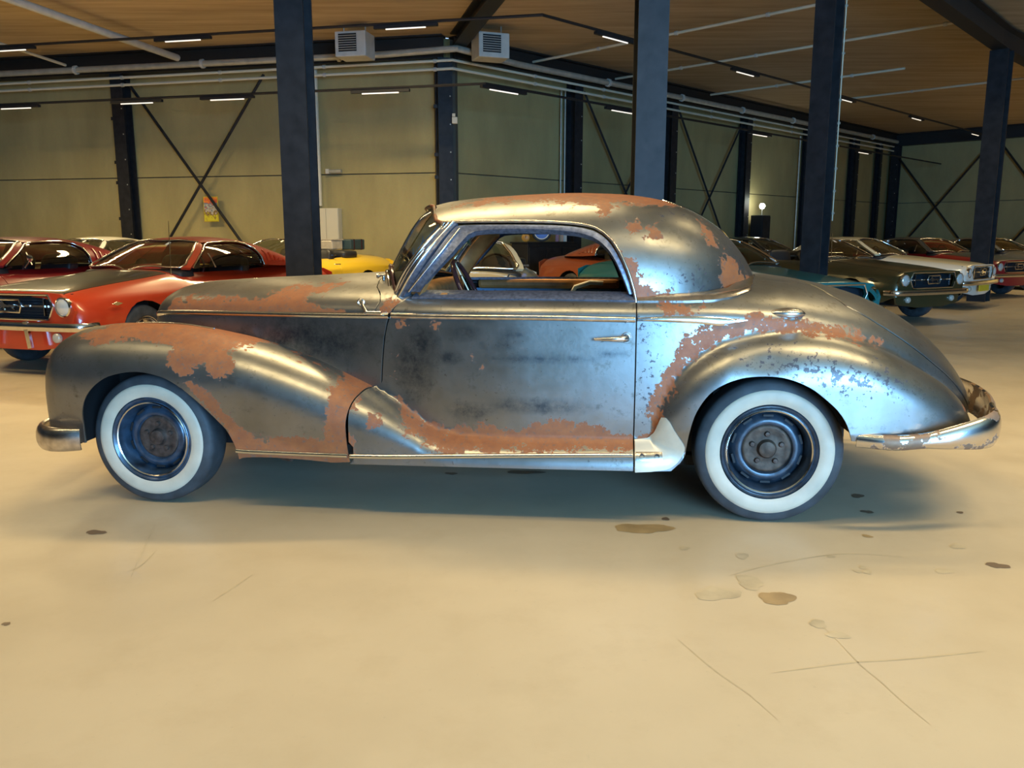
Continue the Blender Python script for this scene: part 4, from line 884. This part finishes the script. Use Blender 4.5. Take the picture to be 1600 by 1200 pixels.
# poster
c = wl(5.50, .16, 1.90); r = empty('poster', c, ang, label='small yellow and orange poster hanging between the wall braces', cat='poster')
def poster_mat():
    m = bpy.data.materials.new('poster_print'); m.use_nodes = True; nt = m.node_tree; L = nt.links.new; b = nt.nodes['Principled BSDF']
    tc = node(nt, 'ShaderNodeTexCoord'); sp = node(nt, 'ShaderNodeSeparateXYZ'); L(tc.outputs['Object'], sp.inputs[0]); n = node(nt, 'ShaderNodeTexNoise', Scale=16.0, Detail=3.0); L(tc.outputs['Object'], n.inputs['Vector'])
    a = node(nt, 'ShaderNodeMath', operation='MULTIPLY'); L(n.outputs['Fac'], a.inputs[0]); a.inputs[1].default_value = .6; s_ = node(nt, 'ShaderNodeMath', operation='ADD'); L(sp.outputs[2], s_.inputs[0]); L(a.outputs[0], s_.inputs[1])
    cr = node(nt, 'ShaderNodeValToRGB'); e = cr.color_ramp.elements; e[0].position = .1; e[0].color = (.62, .55, .03, 1); e[1].position = .55; e[1].color = (.75, .25, .03, 1)
    for p, cc in ((.22, (.15, .06, .03, 1)), (.30, (.55, .5, .4, 1)), (.38, (.12, .2, .25, 1)), (.46, (.7, .1, .03, 1))): q_ = e.new(p); q_.color = cc
    L(s_.outputs[0], cr.inputs[0]); L(cr.outputs[0], b.inputs['Base Color']); b.inputs['Roughness'].default_value = .5; return m
MB().box((0, 0, 0), (.33, .012, .52)).build('sheet', poster_mat(), r); MB().box((0, -.008, 0), (.36, .012, .55)).build('frame', mat('yellow_frame', (.6, .45, .03), .5), r)
# black shop counter with signs, seen through the coupe's windows
r = empty('black_counter', (.75, 18.95, 0), PI/4, label='black counter against the wall seen through the coupe side window', cat='counter')
MB().box((0, 0, .58), (1.65, .5, 1.14)).build('carcass', M['black'], r, bevel=.01); MB().box((0, 0, 1.165), (1.7, .55, .03)).build('top', M['black'], r)
for k in range(3): MB().box((-.54+k*.54, -.258, .56), (.5, .02, 1.0)).build('door', M['post'], r, bevel=.004)
r = empty('round_sign', (.66, 18.78, 1.401), 0, label='round blue sign with white rim standing on the black counter', cat='sign')
MB().lathe([(0, 0), (.21, 0), (.22, .02), (.22, .05), (0, .05)], 32, 'y').build('backing', M['black'], r); MB().lathe([(0, -.008), (.15, -.008), (.15, 0)], 32, 'y').build('face', mat('sign_blue', (.01, .03, .35), .3), r)
MB().lathe([(.15, -.012), (.17, -.012), (.17, 0), (.15, 0)], 32, 'y').build('rim', M['paper'], r)
r = empty('round_clock', (.30, 18.5, 1.271), 0, label='small round yellow clock on the left end of the black counter', cat='clock'); MB().lathe([(0, -.01), (.07, -.01), (.09, 0), (.09, .04), (0, .04)], 24, 'y').build('case', mat('brass_yellow', (.5, .25, .03), .4), r); MB().tube([(0, -.015, 0), (0, -.015, .05)], .005, 4).build('hand', M['black'], r)
for k, (x, c_, h) in enumerate(((1.02, (.3, .02, .02), .22), (1.13, (.5, .2, .03), .19), (1.21, (.6, .5, .35), .21))):
    r = empty('oil_can', (x, x+18.1, 1.181), 0, label=['dark red tin on the black counter beside the blue sign', 'orange tin in the middle of the black counter', 'cream tin, rightmost on the black counter'][k], cat='tin', group='tins on the black counter'); MB().box((0, 0, h/2), (.08, .06, h)).build('body', mat('tin_%s' % ['red', 'orange', 'cream'][k], c_, .4), r, bevel=.004); MB().lathe([(0, h+.02), (.015, h+.02), (.015, h)], 10, 'z').build('cap', M['grey'], r)
# cabinet with the bright lamp by the right wall
r = empty('black_cabinet', (7.78, 26.55, 0), PI/4, label='tall black cabinet by the right wall under the bright lamp', cat='cabinet'); MB().box((0, 0, .98), (.5, .4, 1.94)).build('carcass', M['black'], r, bevel=.01); MB().box((0, -.205, .98), (.46, .02, 1.86)).build('door', M['post'], r)
r = empty('bright_lamp', (7.80, 26.5, 1.951), 0, label='small bright lamp on the tall black cabinet', cat='lamp'); MB().tube([(0, 0, 0), (0, 0, .2)], .012).build('stem', M['galv'], r); MB().lathe([(0, -.09), (.06, -.07), (.09, 0), (.06, .07), (0, .09)], 16, 'z', (0, 0, .28)).build('bulb', mat('lamp_bulb', (1, 1, 1), .4, emit=(1, .98, .9), es=40), r)
ld = bpy.data.lights.new('bright_lamp_light', 'POINT'); ld.energy = 12; ld.color = (.9, 1, .85); ld.shadow_soft_size = .1; lo = bpy.data.objects.new('bright_lamp_light', ld); C.objects.link(lo); lo.location = (7.75, 26.3, 2.4)
# oil stains on the floor (thin dried films)
M['stain'] = mat('oil_stain', (.34, .24, .12), .30, var=.2, scale=10, spec=.5); M['stain2'] = mat('pale_stain', (.47, .39, .26), .35, var=.2, scale=10); M['stain3'] = mat('dark_stain', (.17, .12, .08), .4)
rnd = random.Random(4)
for (x, y, rx, ry, m_) in STAINS:
    n = 30; ph = [rnd.uniform(0, 6.28) for _ in range(4)]; vs = [(x, y, .0012)]
    for k in range(n):
        a = 2*PI*k/n; q = 1+.16*math.sin(2*a+ph[0])+.10*math.sin(3*a+ph[1])+.06*math.sin(5*a+ph[2])+.04*math.sin(9*a+ph[3]); vs.append((x+rx*q*math.cos(a), y+ry*q*math.sin(a), .0012))
    mb = MB(); mb.add(vs, [(0, 1+k, 1+(k+1) % n) for k in range(n)]); mb.build('oil_stain', M[m_], floor)

for l in SCRATCHES:
    P_ = curve_pts(l, .05); vs = []; n = len(P_)
    for i, p in enumerate(P_):
        a = Vector(P_[max(0, i-1)]); b = Vector(P_[min(n-1, i+1)]); t = (b-a).normalized(); w_ = .0022*(1-abs(2*i/(n-1)-1)**3)+.0004
        vs += [(p[0]-t.y*w_, p[1]+t.x*w_, .0008), (p[0]+t.y*w_, p[1]-t.x*w_, .0008)]
    mb = MB(); mb.add(vs, [(2*i, 2*i+1, 2*i+3, 2*i+2) for i in range(n-1)]); mb.build('floor_scratch', M['stain2'], floor)
# ================================================================== the parked pony cars
mW = crv([(-.80, .70), (-.79, .745), (-.76, .78), (-.68, .815), (-.5, .842), (0, .858), (1, .868), (2.4, .872), (3.0, .862), (3.45, .83), (3.7, .79), (3.78, .75), (3.80, .71)])
mT = crv([(-.80, .745), (-.77, .785), (-.6, .822), (-.2, .865), (.3, .905), (.75, .94), (1.9, .935), (2.25, .95), (2.7, .965), (3.2, .95), (3.6, .925), (3.74, .90), (3.80, .86)])
MZ = .40
def mb_f(x, th):
    W = mW(x); T = mT(x)-MZ; s, c = np.sin(th), np.cos(th)
    n = 3.4; r = 1/((np.abs(c)/W)**n+(np.maximum(s, 0)/T)**n)**(1/n)
    y = r*c; z = MZ+r*s
    # side sculpting: crease at z=.74, scallop below, tuck to the sill
    y = y+np.where(y > W*.8, .012*np.exp(-((z-.72)/.035)**2)-.014*np.exp(-((z-.58)/.07)**2)*np.clip((x-.5)/.4, 0, 1)*np.clip((2.4-x)/.3, 0, 1)-.05*np.clip((.42-z)/.2, 0, 1)**1.5, 0)
    return y, z
SM = Surf(mb_f, .8, -.28, H)
gv = {}
mgW = crv([(.66, .0), (.665, .2), (.69, .42), (.73, .58), (.80, .69), (.92, .745), (1.2, .775), (1.6, .785), (2.2, .78), (2.7, .75), (3.0, .70), (3.2, .60), (3.3, .45), (3.35, .25), (3.36, .0)])
mgT = crv([(.66, .915), (.72, .96), (.9, 1.06), (1.1, 1.165), (1.24, 1.232), (1.32, 1.258), (1.5, 1.283), (1.75, 1.295), (2.0, 1.287), (2.3, 1.250), (2.6, 1.178), (2.9, 1.085), (3.2, .985), (3.36, .92)])
cgW = crv([(.66, .0), (.665, .2), (.69, .42), (.73, .58), (.80, .69), (.92, .745), (1.2, .775), (1.6, .785), (2.1, .78), (2.45, .75), (2.65, .70), (2.8, .56), (2.86, .38), (2.89, .2), (2.90, .0)])
cgT = crv([(.66, .915), (.72, .96), (.9, 1.06), (1.1, 1.165), (1.24, 1.232), (1.32, 1.258), (1.5, 1.283), (1.8, 1.292), (2.1, 1.280), (2.28, 1.262), (2.42, 1.22), (2.6, 1.10), (2.75, 1.0), (2.90, .92)])
def mkg(W, T):
    def f(x, th):
        n = 2.5; r = 1/((np.abs(np.cos(th))/(W(x)+1e-4))**n+(np.maximum(np.sin(th), 0)/(T(x)-.90))**n)**(1/n); return r*np.cos(th), .90+r*np.sin(th)
    return Surf(f, .65, 0, H)
SGF = mkg(mgW, mgT); SGC = mkg(cgW, cgT)
for k_, c_, kw in (('paint_orange', (.55, .045, .012), {}), ('paint_crimson', (.30, .012, .014), {}), ('paint_cream', (.78, .68, .44), {}), ('paint_yellow', (.75, .50, .03), {}), ('paint_teal', (.015, .17, .19), dict(metal=.3)),
                   ('paint_olive', (.055, .048, .018), dict(metal=.3)), ('paint_white', (.72, .70, .62), {}), ('paint_red', (.36, .012, .018), {}), ('paint_gray', (.10, .105, .10), dict(metal=.3)), ('paint_black', (.015, .015, .015), {}),
                   ('paint_rust', (.26, .065, .025), {}), ('paint_darkhood', (.035, .030, .020), {})):
    M[k_] = mat(k_, c_, .28, kw.get('metal', 0), coat=.7)
M['seatblk'] = mat('black_vinyl', (.02, .02, .022), .45); M['lens'] = mat('headlight_lens', (.75, .76, .72), .10, .4)
M['amber'] = mat('clear_lamp', (.6, .58, .5), .2, .3); M['red_lens'] = mat('red_tail_lens', (.35, .01, .01), .2, coat=.5); M['plate'] = mat('yellow_plate', (.70, .50, .02), .45)
M['carglass'] = glass('car_glass', (.50, .52, .42), .07)
M['mgrille'] = mat('dark_grille', (.02, .035, .05), .35, .4)
HORSE = [(-.09, .00), (-.075, .012), (-.055, .006), (-.03, .014), (.0, .010), (.03, .018), (.05, .038), (.062, .046), (.072, .036), (.09, .026), (.086, .018), (.07, .022), (.06, .010), (.075, -.004), (.085, -.02), (.07, -.014), (.055, -.004), (.05, -.022), (.035, -.034), (.04, -.018), (.03, -.006), (0, -.006), (-.03, -.002), (-.05, -.02), (-.075, -.03), (-.065, -.018), (-.05, -.006), (-.07, -.002)]
PAINT = 'PAINT'
def paintable(o): o['_pp'] = 1
def build_pony(kind, body, top=None, hood=None, wheelcol=None, fascia=True, lamps=True, guards=False):
    """one pony car with all its parts; kind: fastback | coupe | convertible"""
    P = M[body]; Tp = M[top or body]; Hd = M[hood or body]
    r = empty('pony_car', (0, 0, 0)); RS = lambda: None
    SGm = SGF if kind == 'fastback' else SGC
    ch, bk = M['chrome'], M['black']
    st_ = .045
    cy = lambda cx, a0, a1, R=.36: [(cx+R*math.cos(a), max(.20, .31+R*math.sin(a))) for a in np.linspace(a0, a1, 13)]
    A1 = cy(0, -.2, PI+.2); A2 = cy(2.74, -.2, PI+.2)
    HE = lambda x: SM.th_of_z(x, float(mT(x))-.035)[0]
    hl = [-.785, -.7, -.5, -.2, .2, .5, .80]
    panel('front_fender', SM, [(-.798, .42), (-.798, 't', .95)]+[(x, 't', HE(x)-.01) for x in hl]+[(.80, .30)]+[(.76, .22), (.37, .22)]+A1[1:-1]+[(-.37, .30), (-.6, .33)], P, r, BS, step=st_, thick=.012)
    panel('hood', SM, [(x, 't', HE(x)+.004) for x in hl[:-1]]+[(.66, 't', HE(.66)+.004), (.66, 't', H), (-.80, 't', H), (-.80, 't', 1.2)], Hd, r, BS, step=st_, thick=.012)
    panel('cowl', SM, [(.668, 't', HE(.66)+.004), (.668, 't', H), (.80, 't', H), (.80, 't', HE(.8)-.0)], P, r, BS, step=st_, thick=.012)
    bt = lambda x: float(mT(x))-.05
    doors_ = panel('door', SM, [(.81, .315), (.81, .90), (.95, bt(.95)+.01), (1.4, bt(1.4)+.01), (1.95, bt(1.95)+.01), (1.95, .60), (1.90, .45), (1.85, .315)], P, r, BS, step=st_, thick=.012)
    panel('rocker', SM, [(.37, .215), (.77, .215), (2.37, .215), (2.37, .24), (2.35, .305), (.80, .305), (.80, .29), (.4, .29)], P, r, BS, step=st_, thick=.012)
    topcut = 2.88 if kind != 'fastback' else 3.25
    if kind == 'convertible': topcut = 2.55
    qo = [(1.86, .305), (1.91, .44), (1.96, .59), (1.96, bt(1.96)+.01), (2.3, bt(2.3)+.01), (topcut-.25, bt(2.6)+.01), (topcut-.08, 't', 1.1), (topcut, 't', H), (3.80, 't', H), (3.80, 't', .5), (3.80, .42), (3.76, .34), (3.3, .32), (3.12, .28)]+A2[1:-1]+[(2.37, .25), (2.34, .305)]
    panel('quarter_panel', SM, qo, P, r, BS, step=st_, thick=.012)
    # deck lid shut line is a slim dark bead
    for s in BS:
        MB().tube(curve_pts(SM.pts([(topcut+.02, 't', H-.02), (topcut+.02, 't', 1.05), (3.5, 't', 1.0), (3.76, 't', .9)], .0, s), .06), .004, 4).build('shut_line', bk, r)
    # front panel, grille, lamps
    def yz(poly, x0, th_, m, nm, holes=(), par=None, bow=.05, **kw):
        lo = [dense(p, .05) for p in [poly]+list(holes)]; v2 = []; loops = []
        for l in lo: loops.append(list(range(len(v2), len(v2)+len(l)))); v2 += l
        ed = [(l[i], l[(i+1) % len(l)]) for l in loops for i in range(len(l))]
        rr = delaunay_2d_cdt([Vector(p) for p in v2], ed, [], 0, 1e-6); V = [tuple(p) for p in rr[0]]; T = []
        for t in rr[2]:
            c_ = np.mean([V[i] for i in t], 0); a = np.array([c_[0]]); b_ = np.array([c_[1]])
            if inpoly(a, b_, lo[0])[0] and not any(inpoly(a, b_, h)[0] for h in lo[1:]): T.append(tuple(t))
        n = len(V); fx = lambda y: x0+bow*(y/.8)**2
        vs = [(fx(y), y, z) for y, z in V]+[(fx(y)+th_, y, z) for y, z in V]; cnt = {}
        for t in T:
            for i in range(3): cnt[(t[i], t[(i+1) % 3])] = 1
        rim = [(a, b_) for a, b_ in cnt if (b_, a) not in cnt]
        fs = T+[tuple(i+n for i in t[::-1]) for t in T]+[(b_, a, a+n, b_+n) for a, b_ in rim]
        mb = MB(); mb.add(vs, fs); return mb.build(nm, m, par or r, **kw)
    circ = lambda cy_, cz, R, n=20: [(cy_+R*math.cos(2*PI*k/n), cz+R*math.sin(2*PI*k/n)) for k in range(n)]
    W0 = .72
    fo = [(-W0, .50), (W0, .50), (W0+.03, .62), (W0-.02, .70), (.60, .775), (.40, .79), (0, .793), (-.40, .79), (-.60, .775), (-W0+.02, .70), (-W0-.03, .62)]
    gh = [(-.46, .535), (.46, .535), (.52, .66), (.47, .765), (-.47, .765), (-.52, .66)]
    fp_ = yz(fo, -.830, .035, P, 'front_panel', [gh, circ(-.625, .655, .088), circ(.625, .655, .088)], bow=.035)
    yz([(-.60, .5), (.60, .5), (.60, .77), (-.60, .77)], -.70, .02, M['mgrille'], 'grille_back', par=r)
    gf = MB(); gf.tube([(-.833+.035*(y/.8)**2, y, z) for y, z in dense(gh, .1)], .010, 6, closed=True); gf.build('grille_surround', ch, r)
    if fascia:
        MB().box((-.775, 0, .655), (.012, .92, .018)).build('grille_bar', ch, r)
        for k in range(9): MB().box((-.745, 0, .555+k*.025), (.008, .96, .006)).build('grille_slat', M['mgrille'], r)
        em = MB(); em.tube([(-.828, y, z) for y, z in [(-.13, .60), (.13, .60), (.15, .66), (.13, .715), (-.13, .715), (-.15, .66)]], .011, 6, closed=True); eo = em.build('emblem_frame', ch, r)
        h_ = MB(); h_.prism([(a*1.15, b_*1.15) for a, b_ in HORSE], (-.842, -.826), lambda a, b_, d: (d, a, b_+.652)); h_.build('horse_emblem', ch, eo)
        for yy in (-.40, .40): MB().box((-.80, yy, .655), (.02, .010, .17)).build('grille_upright', ch, r)
    for s in (-1, 1):
        if lamps:
            hl_ = MB(); hl_.lathe([(.088, .03), (.092, -.005), (.080, -.012), (.078, -.004)], 28, 'x', (-.812, s*.625, .655)); o_ = hl_.build('headlight', ch, r)
            MB().lathe([(.079, -.0), (.06, -.018), (.03, -.028), (0, -.031)], 28, 'x', (-.812, s*.625, .655)).build('lens', M['lens'], o_)
        MB().lathe([(0, -.012), (.035, -.01), (.045, 0), (.045, .03)], 18, 'x', (-.80, s*.50, .365)).build('parking_lamp', M['amber'], r)
    # valance and bumpers
    yz([(-.70, .30), (-.3, .245), (.3, .245), (.70, .30), (.74, .44), (-.74, .44)], -.795, .03, P, 'front_valance', bow=.06)
    def bump(x0, sgn, z, nm):
        pts = [(x0+sgn*(-.20), -.86, z), (x0+sgn*(-.08), -.85, z), (x0+sgn*.0, -.78, z), (x0+sgn*.035, -.5, z), (x0+sgn*.05, 0, z), (x0+sgn*.035, .5, z), (x0, .78, z), (x0+sgn*(-.08), .85, z), (x0+sgn*(-.20), .86, z)]
        b_ = MB(); b_.tube(curve_pts(pts, .08), .040, 10, flat=.45); return b_.build(nm, ch, r)
    bump(-.845, -1, .475, 'front_bumper'); bump(3.85, 1, .50, 'rear_bumper')
    for s in (-1, 1) if guards else ():
        MB().box((-.89, s*.27, .40), (.03, .045, .25), R=Matrix.Rotation(.15*s, 3, 'X')).build('bumper_guard', ch, r)
    # rear end
    yz([(-.72, .36), (.72, .36), (.74, .80), (.60, .855), (-.60, .855), (-.74, .80)], 3.795, .015, P, 'rear_panel', bow=-.02)
    for s in (-1, 1):
        for k in range(3): MB().box((3.80, s*(.50+k*.07), .68), (.02, .045, .17)).build('tail_lamp', M['red_lens'], r, bevel=.006)
    # mirror, handle, side badge
    for di, s in ((0, -1), (1, 1)):
        MB().tube([(1.72, s*.875, .80), (1.74, s*.895, .80), (1.86, s*.895, .80), (1.88, s*.878, .80)], .010, 8).build('door_handle', ch, doors_[di])
        MB().prism([(-.07, 0), (0, .018), (.07, 0), (0, -.018)], (0, .012), lambda a, b_, d: (-.40+a, s*(.852+d), .665+b_)).build('fender_badge', ch, r)
    # greenhouse
    aL_ = [(.80, .96), (.95, 1.035), (1.12, 1.125), (1.27, 1.205), (1.335, 1.225)]
    hd = [(1.30, 't', 1.03), (1.275, 't', 1.25), (1.265, 't', H)]
    panel('windscreen', SGm, [(.67, 't', H), (.675, 't', .9), (.70, 't', .55), (.75, 't', .35)]+aL_+hd, M['carglass'], r, BS, step=.06, thick=.004, off=-.006)
    rail('windscreen_frame', SGm, [(.665, 't', H), (.67, 't', .9), (.695, 't', .52), (.74, 't', .3)]+aL_+[(1.31, 't', 1.05), (1.28, 't', 1.25), (1.27, 't', H)], .012, ch, r, off=.003, sides=BS, step=.06)
    MB().add([tuple(p) for p in SGm.pts([(1.16, 't', 1.08), (1.17, 't', 1.20), (1.235, 't', 1.22), (1.225, 't', 1.10)], .003, 1)], [(0, 1, 2, 3)]).build('windscreen_sticker', M['paper'], r)
    strip('windscreen_pillar', SGm, aL_, [(.86, .955), (1.0, 1.03), (1.165, 1.12), (1.30, 1.192), (1.36, 1.226)], Tp, r, off=.0, thick=.03, sides=BS, step=.08)
    if kind != 'convertible':
        e = 2.10 if kind == 'fastback' else 2.16
        wi = [(.885, .955), (1.02, 1.033), (1.185, 1.122), (1.32, 1.193), (1.40, 1.215), (1.6, 1.228), (1.8, 1.232), (e-.16, 1.225), (e-.07, 1.20), (e-.02, 1.15), (e, 1.05), (e+.01, .955)]
        wo = [(1.27, 't', H)]
        if kind == 'fastback':
            rw = [(2.32, 't', H), (2.36, 't', 1.25), (2.44, 't', 1.08), (2.75, 't', .95), (3.05, 't', .85), (3.18, 't', 1.05), (3.22, 't', H)]
            ro = [(1.275, 't', 1.25), (1.305, 't', 1.03), (1.38, 1.228)]+wi[5:]+[(2.5, .935), (3.0, .925), (3.25, .915), (3.34, .908), (3.345, 't', H)]+[(3.22, 't', H)]+rw[::-1][1:-1]+[(2.32, 't', H), (1.27, 't', H)]
        else:
            rw = [(2.36, 't', H), (2.38, 't', 1.15), (2.44, 't', .95), (2.62, 't', .72), (2.74, 't', .75), (2.80, 't', 1.0), (2.81, 't', H)]
            ro = [(1.275, 't', 1.25), (1.305, 't', 1.03), (1.38, 1.228)]+wi[5:]+[(2.4, .935), (2.7, .93), (2.82, .92), (2.88, .91), (2.885, 't', H)]+[(2.81, 't', H)]+rw[::-1][1:-1]+[(2.36, 't', H), (1.27, 't', H)]
        panel('roof', SGm, ro, Tp, r, BS, step=.05, thick=.02)
        panel('rear_window', SGm, rw, M['carglass'], r, BS, step=.07, thick=.004, off=-.008)
        panel('side_window', SGm, wi, M['carglass'], r, BS, step=.07, thick=.004, off=-.014)
        rail('window_trim', SGm, wi, .009, ch, r, off=.004, sides=BS, step=.06)
        rail('quarter_divider', SGm, [(1.20, .955), (1.225, 1.11)], .009, ch, r, off=-.006, sides=BS)
        if kind == 'fastback':
            for s in BS:
                for k in range(5):
                    x0 = 2.2+k*.085; zt = 1.13-.035*k
                    strip('louvre', SGm, [(x0, 1.0), (x0+.02, zt)], [(x0+.055, 1.0), (x0+.065, zt-.01)], Tp, r, off=.016, thick=.02, sides=(s,), step=.08)
    else:
        b_ = MB(); rounded(b_, (2.52, 0, .96), (.5, 1.30, .16)); b_.build('folded_top', M['seatblk'], r)
        MB().box((2.0, .0, .955), (.02, 1.40, .02)).build('rear_seat_rail', ch, r)
    # interior
    MB().box((1.75, 0, .30), (3.9, 1.30, .10)).build('floor_pan', M['dark'], r); MB().box((-.1, 0, .46), (1.1, .9, .4)).build('engine_bay', M['dark'], r); MB().box((3.2, 0, .5), (1.0, 1.0, .3)).build('boot_floor', M['dark'], r)
    d_ = MB(); rounded(d_, (.86, 0, .85), (.3, 1.35, .18)); d_.build('dashboard', M['seatblk'], r)
    for s in (-1, 1):
        b_ = MB(); rounded(b_, (1.95, s*.36, .78), (.18, .50, .58), tilt=.25); b_.build('seat_back', M['seatblk'], r)
        b_ = MB(); rounded(b_, (1.66, s*.36, .50), (.5, .5, .18)); b_.build('seat_cushion', M['seatblk'], r)
    b_ = MB(); rounded(b_, (2.55, 0, .72), (.2, 1.1, .42), tilt=.25); b_.build('rear_seat', M['seatblk'], r)
    MB().tube([Vector((1.28, -.36, .93))+Vector((math.sin(a)*.0+.17*math.sin(a)*.35, .18*math.cos(a), .17*math.sin(a))) for a in np.linspace(0, 2*PI, 25)[:-1]], .012, 6, closed=True).tube([(1.26, -.36, .92), (1.0, -.36, .84)], .02, 8).build('steering_wheel', M['brownpl'], r)
    # wheels
    for (x, s) in ((0, -1), (0, 1), (2.74, -1), (2.74, 1)):
        wr_ = empty('wheel', (x, s*.73, .31), 0); wr_.parent = r
        Lp = lambda prof, nm, m, n=32: MB().lathe([(q, h*s) for q, h in prof], n, 'y').build(nm, m, wr_)
        Lp([(.19, -.09), (.28, -.095), (.305, -.07), (.315, -.04), (.315, .04), (.305, .07), (.28, .09), (.20, .092), (.185, .08)], 'tyre', M['rubber'])
        Lp([(.19, .085), (.182, .095), (.175, .085), (.165, .03), (.13, .02), (.12, .045), (.07, .06), (.05, .075), (0, .08)], 'rim', M['oldchrome'])
        Lp([(.205, .0935), (.200, .097), (.195, .0935)], 'wheel_ring', ch)
        for k in range(5):
            a = 2*PI*k/5+.3; MB().box((math.cos(a)*.145, s*.035, math.sin(a)*.145), (.035, .012, .03), R=Matrix.Rotation(-a, 3, 'Y')).build('vent_slot', bk, wr_)
    for x in (0, 2.74):
        for s in (-1, 1): MB().box((x, s*.52, .5), (.74, .03, .42)).build('wheel_well', M['dark'], r)
    return r
def children(o): return [c for c in o.children]
def copy_tree(o, parent=None):
    c = o.copy(); C.objects.link(c); c.parent = parent
    for ch_ in list(o.children): copy_tree(ch_, c)
    return c
def place(r, x, y, dx, dy, label, **kw):
    r.location = (x, y, 0); r.rotation_euler = (0, 0, math.atan2(dy, dx)); setp(r, label=label, cat='car', **kw); return r
def repaint(r, mp):
    """swap paints on the copied car's objects, meshes stay shared"""
    for o in r.children_recursive:
        if o.type == 'MESH' and len(o.material_slots):
            m_ = o.material_slots[0].material
            if m_ in mp: o.material_slots[0].link = 'OBJECT'; o.material_slots[0].material = mp[m_]
GC = 'parked classic pony cars'
fb = build_pony('fastback', 'paint_orange', 'paint_orange', 'paint_darkhood', guards=True)
place(fb, -4.44, 8.56, .31, .95, 'orange-red fastback with matte black bonnet, behind the coupe front wing', group=GC)
cp = build_pony('coupe', 'paint_teal', 'paint_white', 'paint_teal', fascia=False, lamps=False)
place(cp, 3.19, 9.93, -.39, .92, 'teal coupe with white roof and empty grille, behind the coupe tail', group=GC)
cv = build_pony('convertible', 'paint_yellow')
place(cv, -4.75, 14.0, .45, .89, 'yellow open car by the wall under the electrical cabinet', group=GC)
O, T_, Y = M['paint_orange'], M['paint_teal'], M['paint_yellow']; W_, D_ = M['paint_white'], M['paint_darkhood']
def clone(src, mp, *a, **kw): c = copy_tree(src); repaint(c, mp); return place(c, *a, group=GC, **kw)
cr_ = clone(fb, {O: M['paint_crimson'], D_: M['paint_crimson']}, -6.9, 9.25, .31, .95, 'dark crimson fastback at the left edge, beside the orange-red one')
clone(fb, {O: M['paint_white'], D_: M['paint_white']}, -8.0, 13.7, .31, .95, 'white fastback mostly hidden, its roof shows between the two red ones')
clone(cv, {Y: M['paint_cream']}, -.62, 8.05, .06, 1.0, 'cream open car seen head-on through the coupe side window')
clone(fb, {O: M['paint_rust'], D_: M['paint_rust']}, 3.4, 14.08, -.6, .8, 'rusty brown fastback seen through the rear of the coupe side window')
cp2 = build_pony('coupe', 'paint_white', 'paint_cream', 'paint_cream')
place(cp2, 8.04, 15.92, -.68, .73, 'white car with cream bonnet and roof and yellow number plate, beside the olive one', group=GC)
ol_ = clone(cv, {Y: M['paint_olive']}, 5.95, 13.3, -.466, .885, 'dark olive open car with chrome bumper, behind the teal car')
clone(cp2, {M['paint_white']: M['paint_red'], M['paint_cream']: M['paint_gray']}, 10.6, 18.9, -.45, .89, 'red car with grey roof beyond the cream-bonnet one, right of it')
clone(fb, {O: M['paint_gray'], D_: M['paint_gray']}, 13.3, 20.8, -.5, .866, 'grey fastback at the right edge behind the red car')
clone(fb, {O: M['paint_black'], D_: M['paint_black']}, 7.3, 20.6, -.7, .71, 'black fastback far back between the teal car and the thick post')
clone(cp2, {M['paint_white']: M['paint_black'], M['paint_cream']: M['paint_black']}, 16.6, 22.4, -.5, .866, 'black coupe parked farthest right, mostly out of view')
MB().lathe([(0, -.01), (.032, -.008), (.045, .0), (.04, .015), (0, .025)], 16, 'x', (1.02, -.93, 1.04)).tube([(1.02, -.92, 1.0), (1.00, -.87, .93)], .008, 6).build('door_mirror', M['chrome'], cr_)
MB().tube([(.45, -.78, .90), (.47, -.78, 1.45)], .004, 5).build('antenna', M['chrome'], fb); MB().tube([(.45, .76, .90), (.47, .76, 1.35)], .004, 5).build('antenna', M['chrome'], ol_)
MB().box((-.865, .0, .37), (.012, .50, .11)).build('number_plate', M['plate'], cp2, label='yellow number plate')
# luggage on the yellow car's deck
q = cv.matrix_world if False else None
r = empty('suitcase', (-3.18, 16.75, 1.04), R_(63), label='dark blue suitcase strapped on the yellow car boot', cat='suitcase'); MB().box((0, 0, .10), (.45, .30, .20)).build('body', mat('suitcase_blue', (.03, .06, .07), .5), r, bevel=.02)
for k in (-.12, .12): MB().box((k, 0, .10), (.03, .31, .21)).build('strap', M['brownpl'], r)
r = empty('picnic_basket', (-3.52, 16.45, 1.045), R_(63), label='cream box on the yellow car, left of the suitcase', cat='box'); MB().box((0, 0, .09), (.32, .3, .18)).build('body', M['cream'], r, bevel=.02); MB().box((0, 0, .19), (.34, .32, .02)).build('lid', M['cream'], r)
